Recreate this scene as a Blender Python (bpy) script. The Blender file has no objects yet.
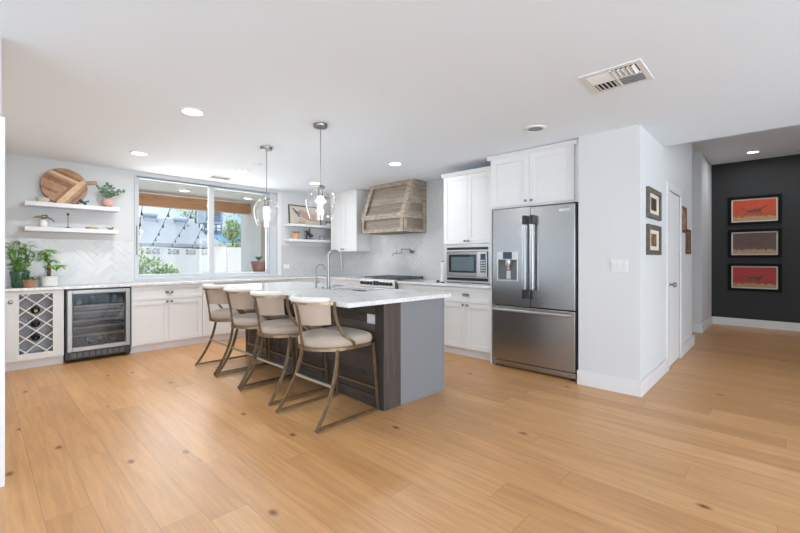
import bpy, bmesh, math, random
from math import sin, cos, pi, radians as R
from mathutils import Vector, Matrix

random.seed(7)
S = bpy.context.scene
COL = S.collection

# ------------------------------------------------------------------ camera
YAW = R(43.504)                       # view direction measured from +X towards +Y
cam_d = bpy.data.cameras.new('camera')
cam_d.sensor_width = 36.0
cam_d.lens = 401.1 / 800 * 36.0
cam_d.shift_y = -0.0100
cam_d.clip_start = 0.05
cam = bpy.data.objects.new('camera', cam_d)
cam.location = (0, 0, 1.24)
cam.rotation_euler = (R(90), 0, YAW - R(90))
COL.objects.link(cam)
S.camera = cam

# ------------------------------------------------------------------ colour management
S.view_settings.view_transform = 'Standard'
S.view_settings.look = 'None'
S.view_settings.gamma = 1.0
S.view_settings.use_curve_mapping = False
S.view_settings.exposure = 0.48
S.cycles.use_denoising = True
S.cycles.diffuse_bounces = 6
S.cycles.transparent_max_bounces = 16
S.cycles.caustics_reflective = False
S.cycles.caustics_refractive = False
S.cycles.sample_clamp_indirect = 6.0

# ------------------------------------------------------------------ world, sun, window daylight, fill lamps
world = bpy.data.worlds.new('sky')
S.world = world
world.use_nodes = True
nt = world.node_tree
nt.nodes.clear()
wo = nt.nodes.new('ShaderNodeOutputWorld')
bg = nt.nodes.new('ShaderNodeBackground')
tc = nt.nodes.new('ShaderNodeTexCoord')
no = nt.nodes.new('ShaderNodeTexNoise')
no.inputs['Scale'].default_value = 7.0
no.inputs['Detail'].default_value = 6.0
cr = nt.nodes.new('ShaderNodeValToRGB')
cr.color_ramp.elements[0].position = 0.46
cr.color_ramp.elements[0].color = (0.42, 0.66, 0.92, 1)
cr.color_ramp.elements[1].position = 0.66
cr.color_ramp.elements[1].color = (0.88, 0.94, 1.0, 1)
nt.links.new(tc.outputs['Generated'], no.inputs['Vector'])
nt.links.new(no.outputs['Fac'], cr.inputs['Fac'])
nt.links.new(cr.outputs['Color'], bg.inputs['Color'])
bg.inputs['Strength'].default_value = 0.95
nt.links.new(bg.outputs['Background'], wo.inputs['Surface'])


def lamp(name, kind, loc, energy, color=(1, 1, 1), aim=None, **kw):
    d = bpy.data.lights.new(name, kind)
    d.energy = energy
    d.color = color
    for k, v in kw.items():
        setattr(d, k, v)
    o = bpy.data.objects.new(name, d)
    o.location = loc
    if aim is not None:
        o.rotation_euler = Vector(aim).to_track_quat('-Z', 'Y').to_euler()
    COL.objects.link(o)
    return o


lamp('sun', 'SUN', (0, 0, 20), 4.4, (1.0, 0.95, 0.87), aim=(0.32, 0.30, -0.90), angle=R(1.0))
# west and south fill lamps added at unseen, invented openings behind the camera
lamp('fill_west', 'AREA', (-6.9, -2.2, 1.25), 165, (0.905, 0.95, 1.0), aim=(1, 0.1, 0.1),
     shape='RECTANGLE', size=7.0, size_y=2.1)
lamp('fill_south', 'AREA', (0.0, -8.35, 1.25), 490, (0.905, 0.95, 1.0), aim=(0.0, 1, 0.1),
     shape='RECTANGLE', size=9.0, size_y=2.1)
lamp('fill_kitchen_left', 'AREA', (-0.17, 4.5, 1.3), 4, (1.0, 0.98, 0.95), aim=(1, 0, 0.0),
     shape='RECTANGLE', size=2.3, size_y=2.0)  # fill lamp added at an invented opening in the left wall, out of view
lamp('daylight_window', 'AREA', (2.5, 6.62, 1.7), 28, (1.0, 0.98, 0.95), aim=(0, -1, -0.05),
     shape='RECTANGLE', size=1.9, size_y=1.3)


# ------------------------------------------------------------------ materials
def mat(name, color=(0.8, 0.8, 0.8), rough=0.5, metal=0.0, spec=0.5, emit=None, estr=0.0, coat=0.0,
        var=0.0, vscale=6.0, vstretch=(1, 1, 1), bump=0.0, bscale=60.0, sheen=0.0):
    m = bpy.data.materials.new(name)
    m.use_nodes = True
    t = m.node_tree
    b = t.nodes['Principled BSDF']
    b.inputs['Base Color'].default_value = (*color, 1)
    b.inputs['Roughness'].default_value = rough
    b.inputs['Metallic'].default_value = metal
    b.inputs['Specular IOR Level'].default_value = spec
    b.inputs['Coat Weight'].default_value = coat
    b.inputs['Sheen Weight'].default_value = sheen
    if emit:
        b.inputs['Emission Color'].default_value = (*emit, 1)
        b.inputs['Emission Strength'].default_value = estr
    if var or bump:
        c = t.nodes.new('ShaderNodeTexCoord')
        mp = t.nodes.new('ShaderNodeMapping')
        mp.inputs['Scale'].default_value = vstretch
        t.links.new(c.outputs['Object'], mp.inputs['Vector'])
    if var:
        n = t.nodes.new('ShaderNodeTexNoise')
        n.inputs['Scale'].default_value = vscale
        n.inputs['Detail'].default_value = 5
        t.links.new(mp.outputs['Vector'], n.inputs['Vector'])
        r = t.nodes.new('ShaderNodeValToRGB')
        r.color_ramp.elements[0].position = 0.3
        r.color_ramp.elements[1].position = 0.7
        r.color_ramp.elements[0].color = (*[max(0, x * (1 - var)) for x in color], 1)
        r.color_ramp.elements[1].color = (*[min(1, x * (1 + var)) for x in color], 1)
        t.links.new(n.outputs['Fac'], r.inputs['Fac'])
        t.links.new(r.outputs['Color'], b.inputs['Base Color'])
    if bump:
        n2 = t.nodes.new('ShaderNodeTexNoise')
        n2.inputs['Scale'].default_value = bscale
        n2.inputs['Detail'].default_value = 4
        t.links.new(mp.outputs['Vector'], n2.inputs['Vector'])
        bp = t.nodes.new('ShaderNodeBump')
        bp.inputs['Strength'].default_value = bump
        bp.inputs['Distance'].default_value = 0.01
        t.links.new(n2.outputs['Fac'], bp.inputs['Height'])
        t.links.new(bp.outputs['Normal'], b.inputs['Normal'])
    return m


def thin_glass(name, tint=(1, 1, 1), base=0.05, edge=0.5, rough=0.0, power=0.5, haze=0.0):
    """thin pane: mostly see-through, reflective towards grazing angles"""
    m = bpy.data.materials.new(name)
    m.use_nodes = True
    t = m.node_tree
    t.nodes.clear()
    out = t.nodes.new('ShaderNodeOutputMaterial')
    mix = t.nodes.new('ShaderNodeMixShader')
    tr = t.nodes.new('ShaderNodeBsdfTransparent')
    tr.inputs['Color'].default_value = (*tint, 1)
    gl = t.nodes.new('ShaderNodeBsdfGlossy')
    gl.inputs['Roughness'].default_value = rough
    lw = t.nodes.new('ShaderNodeLayerWeight')
    lw.inputs['Blend'].default_value = power
    mr = t.nodes.new('ShaderNodeMapRange')
    mr.inputs['To Min'].default_value = base
    mr.inputs['To Max'].default_value = edge
    t.links.new(lw.outputs['Facing'], mr.inputs['Value'])
    t.links.new(mr.outputs['Result'], mix.inputs['Fac'])
    t.links.new(tr.outputs[0], mix.inputs[1])
    t.links.new(gl.outputs[0], mix.inputs[2])
    if haze:
        df = t.nodes.new('ShaderNodeBsdfTranslucent')
        d2 = t.nodes.new('ShaderNodeBsdfDiffuse')
        ad = t.nodes.new('ShaderNodeAddShader')
        mh = t.nodes.new('ShaderNodeMixShader')
        mh.inputs['Fac'].default_value = haze
        t.links.new(df.outputs[0], ad.inputs[0])
        t.links.new(d2.outputs[0], ad.inputs[1])
        t.links.new(mix.outputs[0], mh.inputs[1])
        t.links.new(ad.outputs[0], mh.inputs[2])
        t.links.new(mh.outputs[0], out.inputs['Surface'])
    else:
        t.links.new(mix.outputs[0], out.inputs['Surface'])
    return m


def ramp(t, stops):
    r = t.nodes.new('ShaderNodeValToRGB')
    e = r.color_ramp.elements
    while len(e) < len(stops):
        e.new(0.5)
    for k, (p, c) in enumerate(stops):
        e[k].position = p
        e[k].color = (*c, 1)
    return r


def plank_mat(name, c_lo, c_mid, c_hi, width, length, along='Y', rough=0.4, knots=0.6, seam=0.002, seamcol=0.35,
              spec=0.4, grain=0.35, bumpy=0.0, offset=0.0, tonevar=0.75):
    """board material: bricks laid along one axis, each board with its own tone, grain and a few knots"""
    m = bpy.data.materials.new(name)
    m.use_nodes = True
    t = m.node_tree
    b = t.nodes['Principled BSDF']
    L = t.links.new
    tc = t.nodes.new('ShaderNodeTexCoord')
    spl = t.nodes.new('ShaderNodeSeparateXYZ')
    cmb = t.nodes.new('ShaderNodeCombineXYZ')
    L(tc.outputs['Object'], spl.inputs['Vector'])
    # (board direction, across the boards, depth)
    for k, ax in enumerate({'Y': 'YXZ', 'Z': 'ZXY', 'XZ': 'XZY', 'YZ': 'YZX'}[along]):
        L(spl.outputs[ax], cmb.inputs[k])
    mp = t.nodes.new('ShaderNodeMapping')
    mp.inputs['Location'].default_value = (0.0, offset, 0.0)
    L(cmb.outputs['Vector'], mp.inputs['Vector'])
    # every row of boards starts at its own random distance
    sp2 = t.nodes.new('ShaderNodeSeparateXYZ')
    L(mp.outputs['Vector'], sp2.inputs['Vector'])
    rw = t.nodes.new('ShaderNodeMath')
    rw.operation = 'DIVIDE'
    L(sp2.outputs['Y'], rw.inputs[0])
    rw.inputs[1].default_value = width
    fl = t.nodes.new('ShaderNodeMath')
    fl.operation = 'FLOOR'
    L(rw.outputs[0], fl.inputs[0])
    wn = t.nodes.new('ShaderNodeTexWhiteNoise')
    wn.noise_dimensions = '1D'
    L(fl.outputs[0], wn.inputs['W'])
    sh = t.nodes.new('ShaderNodeMath')
    sh.operation = 'MULTIPLY_ADD'
    L(wn.outputs['Value'], sh.inputs[0])
    sh.inputs[1].default_value = length * 5
    L(sp2.outputs['X'], sh.inputs[2])
    cm2 = t.nodes.new('ShaderNodeCombineXYZ')
    L(sh.outputs[0], cm2.inputs['X'])
    L(sp2.outputs['Y'], cm2.inputs['Y'])
    L(sp2.outputs['Z'], cm2.inputs['Z'])
    br = t.nodes.new('ShaderNodeTexBrick')
    br.offset = 0.0
    br.inputs['Color1'].default_value = (0, 0, 0, 1)
    br.inputs['Color2'].default_value = (1, 1, 1, 1)
    br.inputs['Mortar'].default_value = (0.5, 0.5, 0.5, 1)
    br.inputs['Scale'].default_value = 1.0
    br.inputs['Mortar Size'].default_value = seam
    br.inputs['Mortar Smooth'].default_value = 0.3
    br.inputs['Brick Width'].default_value = length
    br.inputs['Row Height'].default_value = width
    L(cm2.outputs['Vector'], br.inputs['Vector'])
    tone = ramp(t, [(0.0, c_lo), (0.5, c_mid), (1.0, c_hi)])
    # shift grain from board to board
    sep = t.nodes.new('ShaderNodeVectorMath')
    sep.operation = 'SCALE'
    sep.inputs['Scale'].default_value = 13.0
    L(br.outputs['Color'], sep.inputs[0])
    add = t.nodes.new('ShaderNodeVectorMath')
    L(cm2.outputs['Vector'], add.inputs[0])
    L(sep.outputs['Vector'], add.inputs[1])
    st = t.nodes.new('ShaderNodeMapping')
    st.inputs['Scale'].default_value = (2.2, 34, 34)
    L(add.outputs['Vector'], st.inputs['Vector'])
    gn = t.nodes.new('ShaderNodeTexNoise')
    gn.inputs['Scale'].default_value = 1.0
    gn.inputs['Detail'].default_value = 7
    gn.inputs['Roughness'].default_value = 0.65
    gn.inputs['Distortion'].default_value = 0.6
    L(st.outputs['Vector'], gn.inputs['Vector'])
    st2 = t.nodes.new('ShaderNodeMapping')
    st2.inputs['Scale'].default_value = (0.9, 3.2, 3.2)
    L(add.outputs['Vector'], st2.inputs['Vector'])
    cl = t.nodes.new('ShaderNodeTexNoise')
    cl.inputs['Scale'].default_value = 1.3
    cl.inputs['Detail'].default_value = 3
    L(st2.outputs['Vector'], cl.inputs['Vector'])
    # tone value = board random + clouds
    v1 = t.nodes.new('ShaderNodeMath')
    v1.operation = 'MULTIPLY_ADD'
    L(cl.outputs['Fac'], v1.inputs[0])
    v1.inputs[1].default_value = 0.9
    v1.inputs[2].default_value = -0.45
    v2 = t.nodes.new('ShaderNodeMath')
    v2.operation = 'MULTIPLY_ADD'
    L(br.outputs['Color'], v2.inputs[0])
    v2.inputs[1].default_value = tonevar
    v2.inputs[2].default_value = 0.5 - tonevar / 2
    v3 = t.nodes.new('ShaderNodeMath')
    L(v1.outputs[0], v3.inputs[0])
    L(v2.outputs[0], v3.inputs[1])
    L(v3.outputs[0], tone.inputs['Fac'])
    gr = ramp(t, [(0.3, (1 - grain,) * 3), (0.62, (1, 1, 1))])
    L(gn.outputs['Fac'], gr.inputs['Fac'])
    mul = t.nodes.new('ShaderNodeMix')
    mul.data_type = 'RGBA'
    mul.blend_type = 'MULTIPLY'
    mul.inputs['Factor'].default_value = 1.0
    L(tone.outputs['Color'], mul.inputs['A'])
    L(gr.outputs['Color'], mul.inputs['B'])
    # knots
    ks = t.nodes.new('ShaderNodeMapping')
    ks.inputs['Scale'].default_value = (0.8, 1.3, 1.3)
    L(add.outputs['Vector'], ks.inputs['Vector'])
    vo = t.nodes.new('ShaderNodeTexVoronoi')
    vo.voronoi_dimensions = '2D'
    vo.inputs['Scale'].default_value = 1.0
    vo.inputs['Randomness'].default_value = 1.0
    L(ks.outputs['Vector'], vo.inputs['Vector'])
    kr = ramp(t, [(0.008, (1 - knots, 1 - knots * 1.12, 1 - knots * 1.25)), (0.034, (1, 1, 1))])
    L(vo.outputs['Distance'], kr.inputs['Fac'])
    mul2 = t.nodes.new('ShaderNodeMix')
    mul2.data_type = 'RGBA'
    mul2.blend_type = 'MULTIPLY'
    mul2.inputs['Factor'].default_value = 1.0
    L(mul.outputs['Result'], mul2.inputs['A'])
    L(kr.outputs['Color'], mul2.inputs['B'])
    sm = t.nodes.new('ShaderNodeMix')
    sm.data_type = 'RGBA'
    L(br.outputs['Fac'], sm.inputs['Factor'])
    L(mul2.outputs['Result'], sm.inputs['A'])
    sm.inputs['B'].default_value = (*[x * seamcol for x in c_mid], 1)
    L(sm.outputs['Result'], b.inputs['Base Color'])
    b.inputs['Roughness'].default_value = rough
    b.inputs['Specular IOR Level'].default_value = spec
    if bumpy:
        bp = t.nodes.new('ShaderNodeBump')
        bp.inputs['Strength'].default_value = bumpy
        bp.inputs['Distance'].default_value = 0.004
        L(gn.outputs['Fac'], bp.inputs['Height'])
        L(bp.outputs['Normal'], b.inputs['Normal'])
    return m


def marble_mat(name):
    m = bpy.data.materials.new(name)
    m.use_nodes = True
    t = m.node_tree
    b = t.nodes['Principled BSDF']
    tc = t.nodes.new('ShaderNodeTexCoord')
    n = t.nodes.new('ShaderNodeTexNoise')
    n.inputs['Scale'].default_value = 1.6
    n.inputs['Detail'].default_value = 8
    n.inputs['Distortion'].default_value = 1.6
    t.links.new(tc.outputs['Object'], n.inputs['Vector'])
    r = ramp(t, [(0.40, (0.78, 0.78, 0.78)), (0.495, (0.68, 0.68, 0.69)), (0.54, (0.78, 0.78, 0.78))])
    t.links.new(n.outputs['Fac'], r.inputs['Fac'])
    n2 = t.nodes.new('ShaderNodeTexNoise')
    n2.inputs['Scale'].default_value = 45
    n2.inputs['Detail'].default_value = 3
    t.links.new(tc.outputs['Object'], n2.inputs['Vector'])
    r2 = ramp(t, [(0.35, (0.84, 0.84, 0.85)), (0.6, (1, 1, 1))])
    t.links.new(n2.outputs['Fac'], r2.inputs['Fac'])
    mx = t.nodes.new('ShaderNodeMix')
    mx.data_type = 'RGBA'
    mx.blend_type = 'MULTIPLY'
    mx.inputs['Factor'].default_value = 1
    t.links.new(r.outputs['Color'], mx.inputs['A'])
    t.links.new(r2.outputs['Color'], mx.inputs['B'])
    t.links.new(mx.outputs['Result'], b.inputs['Base Color'])
    b.inputs['Roughness'].default_value = 0.12
    b.inputs['Specular IOR Level'].default_value = 0.5
    return m


M = {}
M['wall'] = mat('wall_paint', (0.63, 0.638, 0.64), 0.7, spec=0.25, bump=0.04, bscale=120)
M['ceiling'] = mat('ceiling_paint', (0.84, 0.918, 0.985), 0.85, spec=0.2, bump=0.05, bscale=90)
M['trim'] = mat('trim_paint', (0.70, 0.70, 0.71), 0.4)
M['dark_wall'] = mat('charcoal_paint', (0.029, 0.029, 0.0295), 0.6, spec=0.3, bump=0.04, bscale=120)
M['cab'] = mat('cabinet_paint', (0.72, 0.72, 0.715), 0.38)
M['cab_dim'] = mat('cabinet_inside', (0.42, 0.43, 0.46), 0.6)
M['tile'] = mat('glossy_tile', (0.55, 0.55, 0.545), 0.2, spec=0.45, var=0.03, vscale=14)
M['grout'] = mat('grout', (0.70, 0.70, 0.70), 0.9)
M['counter'] = marble_mat('marble')
M['floor'] = plank_mat('oak_floor', (0.54, 0.265, 0.100), (0.66, 0.342, 0.138), (0.76, 0.425, 0.19), 0.18, 2.0, 'Y', rough=0.34,
                       knots=0.72, spec=0.5, grain=0.22, seam=0.0014, seamcol=0.55, offset=-0.038, tonevar=0.55)
M['island_wood'] = plank_mat('weathered_dark_boards', (0.040, 0.030, 0.025), (0.085, 0.066, 0.054), (0.165, 0.132, 0.11), 0.14, 1.3,
                             'YZ', rough=0.6, knots=0.5, grain=0.5, bumpy=0.4)
M['island_post'] = plank_mat('weathered_dark_post', (0.065, 0.050, 0.043), (0.10, 0.08, 0.069), (0.14, 0.11, 0.094), 0.2, 2.5,
                             'Z', rough=0.6, knots=0.4, grain=0.5, bumpy=0.4)
M['island_gray'] = mat('grey_panel_paint', (0.205, 0.21, 0.22), 0.5)
M['hood_board'] = plank_mat('weathered_hood_boards', (0.25, 0.20, 0.158), (0.35, 0.285, 0.228), (0.45, 0.37, 0.30), 0.11, 1.6,
                            'XZ', rough=0.7, knots=0.5, grain=0.42, bumpy=0.5)
M['hood_frame'] = mat('weathered_hood_frame', (0.36, 0.295, 0.232), 0.7, var=0.35, vscale=5, vstretch=(2, 2, 9), bump=0.2, bscale=40)
M['steel'] = mat('brushed_steel', (0.42, 0.415, 0.41), 0.27, metal=1.0, var=0.03, vscale=3, vstretch=(0.5, 1, 30))
M['steel_lt'] = mat('polished_steel', (0.62, 0.62, 0.615), 0.36, metal=1.0)
M['nickel'] = mat('satin_nickel', (0.26, 0.25, 0.245), 0.36, metal=1.0)
M['black'] = mat('black_plastic', (0.012, 0.012, 0.013), 0.35)
M['black_gloss'] = mat('black_glass', (0.014, 0.016, 0.019), 0.06, spec=0.7)
M['mw_glass'] = mat('tinted_glass', (0.10, 0.135, 0.155), 0.1, spec=0.7)
M['display'] = mat('dark_display', (0.03, 0.045, 0.07), 0.15)
M['iron'] = mat('cast_iron', (0.03, 0.03, 0.032), 0.55)
M['bronze'] = mat('brushed_bronze', (0.26, 0.19, 0.118), 0.32, metal=0.85, var=0.2, vscale=30)
M['pale_bronze'] = mat('worn_pale_bronze', (0.46, 0.43, 0.36), 0.4, metal=0.6)
M['cushion'] = mat('cream_upholstery', (0.42, 0.335, 0.27), 0.85, sheen=0.2, bump=0.08, bscale=300)
M['cushion_lt'] = mat('pale_piping', (0.72, 0.68, 0.64), 0.8, sheen=0.2)
M['glass'] = thin_glass('window_glass', (0.98, 0.99, 1.0), 0.03, 0.35)
M['globe'] = thin_glass('clear_globe_glass', (0.97, 0.97, 0.97), 0.05, 0.5, 0.06, 0.45, haze=0.018)
M['cooler_glass'] = thin_glass('cooler_glass', (0.72, 0.74, 0.78), 0.035, 0.5, 0.02)
M['bulb'] = mat('lit_bulb', (1, 1, 1), 0.4, emit=(1.0, 0.95, 0.88), estr=3.2)
M['led'] = mat('lit_diffuser', (1, 1, 1), 0.5, emit=(1.0, 0.98, 0.94), estr=4.0)
M['upvc'] = mat('window_frame_paint', (0.52, 0.545, 0.565), 0.35)
M['upvc_dark'] = mat('window_frame_dark_gasket', (0.20, 0.25, 0.30), 0.4)
M['white_ceramic'] = mat('white_ceramic', (0.80, 0.79, 0.77), 0.35)
M['terracotta'] = mat('terracotta', (0.44, 0.20, 0.135), 0.75, var=0.15, vscale=12)
M['rose'] = mat('rose_planter', (0.66, 0.37, 0.29), 0.6, var=0.08)
M['orange_pot'] = mat('coral_pot', (0.72, 0.33, 0.19), 0.6)
M['green_pot'] = mat('green_glaze', (0.040, 0.105, 0.062), 0.25, var=0.35, vscale=14)
M['soil'] = mat('soil', (0.04, 0.028, 0.02), 0.95)
M['leaf'] = mat('leaf_green', (0.085, 0.20, 0.035), 0.5, var=0.4, vscale=25)
M['leaf_lt'] = mat('leaf_fresh_green', (0.22, 0.42, 0.09), 0.45, var=0.4, vscale=25)
M['leaf_gray'] = mat('leaf_eucalyptus', (0.10, 0.175, 0.115), 0.55, var=0.4, vscale=25)
M['leaf_yellow'] = mat('leaf_yellowish', (0.36, 0.36, 0.09), 0.6, var=0.5, vscale=8)
M['leaf_out'] = mat('leaf_garden', (0.26, 0.38, 0.10), 0.6, var=0.5, vscale=8)
M['leaf_tree'] = mat('leaf_pale_tree', (0.30, 0.38, 0.20), 0.7, var=0.3, vscale=4)
M['stem'] = mat('brown_stem', (0.16, 0.10, 0.055), 0.8)
M['stem_green'] = mat('green_stem', (0.12, 0.22, 0.06), 0.6)
M['brass'] = mat('aged_brass', (0.30, 0.20, 0.09), 0.35, metal=0.9)
M['driftwood'] = mat('driftwood', (0.20, 0.14, 0.09), 0.8, var=0.4, vscale=30)
M['pale_wood'] = mat('pale_wood', (0.44, 0.34, 0.23), 0.65, var=0.3, vscale=20, vstretch=(1, 6, 6))
M['teal'] = mat('dark_teal_metal', (0.035, 0.085, 0.10), 0.45)
M['beige'] = mat('beige_ceramic', (0.55, 0.49, 0.36), 0.6, var=0.1)
M['paper'] = mat('cream_paper', (0.62, 0.55, 0.44), 0.8)
M['mat_board'] = mat('mat_board', (0.66, 0.61, 0.52), 0.8)
M['frame_black'] = mat('black_frame', (0.006, 0.0055, 0.0055), 0.7, spec=0.15)
M['frame_gray'] = mat('greyed_wood_frame', (0.115, 0.098, 0.082), 0.6, var=0.25, vscale=30)
M['frame_brown'] = mat('brown_wood_frame', (0.095, 0.036, 0.016), 0.4, var=0.35, vscale=30)
M['bottle_dark'] = mat('dark_bottle_glass', (0.010, 0.010, 0.011), 0.12, spec=0.7)
M['foil'] = mat('tan_foil', (0.42, 0.31, 0.19), 0.4)
M['switch'] = mat('switch_plastic', (0.70, 0.70, 0.69), 0.3)
M['vent'] = mat('vent_paint', (0.80, 0.80, 0.79), 0.5)
M['void'] = mat('dark_duct', (0.03, 0.03, 0.035), 0.9)
M['stucco'] = mat('white_stucco', (0.86, 0.85, 0.82), 0.9, bump=0.3, bscale=40)
M['stucco_roof'] = mat('patio_ceiling_paint', (0.92, 0.90, 0.85), 0.9)
M['cedar'] = plank_mat('cedar_beam', (0.52, 0.20, 0.055), (0.66, 0.275, 0.085), (0.74, 0.34, 0.12), 0.4, 6.0, 'XZ', rough=0.6, knots=0.4,
                       grain=0.35, seam=0.0)
M['shingle'] = mat('grey_shingles', (0.24, 0.26, 0.29), 0.9, var=0.15, vscale=9, vstretch=(1, 3, 3))
M['house_dark'] = mat('neighbour_wall', (0.13, 0.14, 0.15), 0.9)
M['ac'] = mat('hvac_grey_paint', (0.33, 0.39, 0.46), 0.6, var=0.1)
M['ac_dark'] = mat('hvac_louvre', (0.10, 0.14, 0.19), 0.6)
M['blue_sheet'] = mat('blue_sheet', (0.08, 0.22, 0.45), 0.6)
M['gravel'] = mat('patio_paving', (0.74, 0.70, 0.63), 0.9, var=0.15, vscale=4)
M['cord'] = mat('black_cord', (0.015, 0.015, 0.015), 0.6)
M['door'] = mat('door_paint', (0.76, 0.76, 0.765), 0.4)


# ------------------------------------------------------------------ mesh builder
class MB:
    def __init__(self):
        self.v = []
        self.f = []

    def poly(self, vs, fs):
        k = len(self.v)
        self.v += [tuple(p) for p in vs]
        self.f += [tuple(k + i for i in q) for q in fs]
        return self

    def box(self, x0, x1, y0, y1, z0, z1, mtx=None):
        x0, x1 = min(x0, x1), max(x0, x1)
        y0, y1 = min(y0, y1), max(y0, y1)
        z0, z1 = min(z0, z1), max(z0, z1)
        vs = [(x0, y0, z0), (x1, y0, z0), (x1, y1, z0), (x0, y1, z0), (x0, y0, z1), (x1, y0, z1), (x1, y1, z1), (x0, y1, z1)]
        if mtx is not None:
            vs = [mtx @ Vector(p) for p in vs]
        return self.poly(vs, [(0, 3, 2, 1), (4, 5, 6, 7), (0, 1, 5, 4), (1, 2, 6, 5), (2, 3, 7, 6), (3, 0, 4, 7)])

    def cbox(self, c, s, rot=(0, 0, 0)):
        from mathutils import Euler
        m = Matrix.Translation(c) @ Euler(rot).to_matrix().to_4x4()
        return self.box(-s[0] / 2, s[0] / 2, -s[1] / 2, s[1] / 2, -s[2] / 2, s[2] / 2, m)

    def prism(self, pts, axis, a0, a1):
        """pts 2-D polygon in the plane normal to axis; x:(y,z)  y:(x,z)  z:(x,y)"""
        n = len(pts)

        def P(p, a):
            return {'x': (a, p[0], p[1]), 'y': (p[0], a, p[1]), 'z': (p[0], p[1], a)}[axis]
        vs = [P(p, a0) for p in pts] + [P(p, a1) for p in pts]
        fs = [tuple(range(n)), tuple(range(2 * n - 1, n - 1, -1))]
        fs += [(i, n + i, n + (i + 1) % n, (i + 1) % n) for i in range(n)]
        return self.poly(vs, fs)

    def lathe(self, prof, c=(0, 0, 0), n=24, cap0=True, cap1=True, sx=1.0, sy=1.0, axis='z'):
        vs = []
        for (r, z) in prof:
            for i in range(n):
                a = 2 * pi * i / n
                p = (r * cos(a) * sx, r * sin(a) * sy, z)
                if axis == 'y':
                    p = (p[0], p[2], p[1])
                elif axis == 'x':
                    p = (p[2], p[0], p[1])
                vs.append((c[0] + p[0], c[1] + p[1], c[2] + p[2]))
        fs = []
        for j in range(len(prof) - 1):
            for i in range(n):
                a, b = j * n + i, j * n + (i + 1) % n
                fs.append((a, b, b + n, a + n))
        if cap0:
            fs.append(tuple(range(n - 1, -1, -1)))
        if cap1:
            fs.append(tuple(range((len(prof) - 1) * n, len(prof) * n)))
        return self.poly(vs, fs)

    def sphere(self, c, r, n=12, sx=1, sy=1, sz=1):
        m = max(4, n // 2)
        prof = [(max(1e-4, r * sin(pi * j / m)), -r * cos(pi * j / m) * sz) for j in range(m + 1)]
        return self.lathe(prof, c, n, sx=sx, sy=sy)

    def sweep(self, pts, sec, closed=False, up=(0, 0, 1), scale=None):
        pts = [Vector(p) for p in pts]
        n = len(pts)
        k = len(sec)
        vs = []
        prev = None
        for i, p in enumerate(pts):
            if closed:
                t = pts[(i + 1) % n] - pts[i - 1]
            else:
                t = pts[min(i + 1, n - 1)] - pts[max(i - 1, 0)]
            t.normalize()
            if prev is None:
                u = Vector(up)
                if abs(u.dot(t)) > 0.95:
                    u = Vector((1, 0, 0)) if abs(t.x) < 0.9 else Vector((0, 1, 0))
            else:
                u = prev
            u = (u - t * u.dot(t)).normalized()
            prev = u
            w = t.cross(u)
            s = scale[i] if scale else 1.0
            for (a, b) in sec:
                vs.append(p + w * a * s + u * b * s)
        fs = []
        m = n if closed else n - 1
        for i in range(m):
            for j in range(k):
                a, b = i * k + j, i * k + (j + 1) % k
                c, d = ((i + 1) % n) * k + (j + 1) % k, ((i + 1) % n) * k + j
                fs.append((a, b, c, d))
        if not closed:
            fs.append(tuple(range(k - 1, -1, -1)))
            fs.append(tuple(range((n - 1) * k, n * k)))
        return self.poly(vs, fs)

    def tube(self, pts, r, n=8, closed=False, scale=None):
        return self.sweep(pts, [(r * cos(2 * pi * i / n), r * sin(2 * pi * i / n)) for i in range(n)], closed, scale=scale)

    def bar(self, pts, w, h, up=(0, 0, 1), closed=False):
        return self.sweep(pts, [(-w / 2, -h / 2), (w / 2, -h / 2), (w / 2, h / 2), (-w / 2, h / 2)], closed, up)

    def leaf(self, p, d, L, W, up=(0, 0, 1), bend=0.25):
        p, d = Vector(p), Vector(d).normalized()
        s = d.cross(Vector(up))
        if s.length < 1e-3:
            s = Vector((1, 0, 0))
        s.normalize()
        nrm = s.cross(d)
        a = p + d * L * 0.45 + nrm * L * 0.06
        tip = p + d * L - nrm * L * bend
        b0, b1 = p + d * L * 0.4 + s * W / 2, p + d * L * 0.4 - s * W / 2
        c0, c1 = p + d * L * 0.72 + s * W * 0.36 - nrm * L * bend * 0.4, p + d * L * 0.72 - s * W * 0.36 - nrm * L * bend * 0.4
        return self.poly([p, b0, c0, tip, c1, b1, a], [(0, 1, 6), (1, 2, 3, 6), (6, 3, 4, 5), (0, 6, 5)])

    def build(self, name, m, parent=None, bevel=0.0, smooth=False, angle=40, loc=None):
        me = bpy.data.meshes.new(name)
        me.from_pydata([tuple(p) for p in self.v], [], self.f)
        me.update()
        bm = bmesh.new()
        bm.from_mesh(me)
        bmesh.ops.recalc_face_normals(bm, faces=bm.faces)
        bm.to_mesh(me)
        bm.free()
        if smooth:
            me.polygons.foreach_set('use_smooth', [True] * len(me.polygons))
            me.set_sharp_from_angle(angle=R(angle))
        me.materials.append(M[m] if isinstance(m, str) else m)
        o = bpy.data.objects.new(name, me)
        COL.objects.link(o)
        if loc is not None:
            o.location = loc
        if parent is not None:
            o.parent = parent
        if bevel:
            b = o.modifiers.new('bevel', 'BEVEL')
            b.width = bevel
            b.segments = 2
            b.limit_method = 'ANGLE'
        return o


def thing(name, label, cat, loc=(0, 0, 0), rz=0.0, group=None):
    o = bpy.data.objects.new(name, None)
    o.empty_display_size = 0.1
    o.location = loc
    o.rotation_euler = (0, 0, rz)
    o['label'] = label
    o['category'] = cat
    if group:
        o['group'] = group
    COL.objects.link(o)
    return o


def tag(o, label, cat, group=None):
    o['label'] = label
    o['category'] = cat
    if group:
        o['group'] = group
    return o


def part(name, m, parent, fn, bevel=0.0, smooth=False, label=None, **kw):
    b = MB()
    fn(b)
    o = b.build(name, m, parent, bevel, smooth, **kw)
    if label:
        o['label'] = label
    return o


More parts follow.
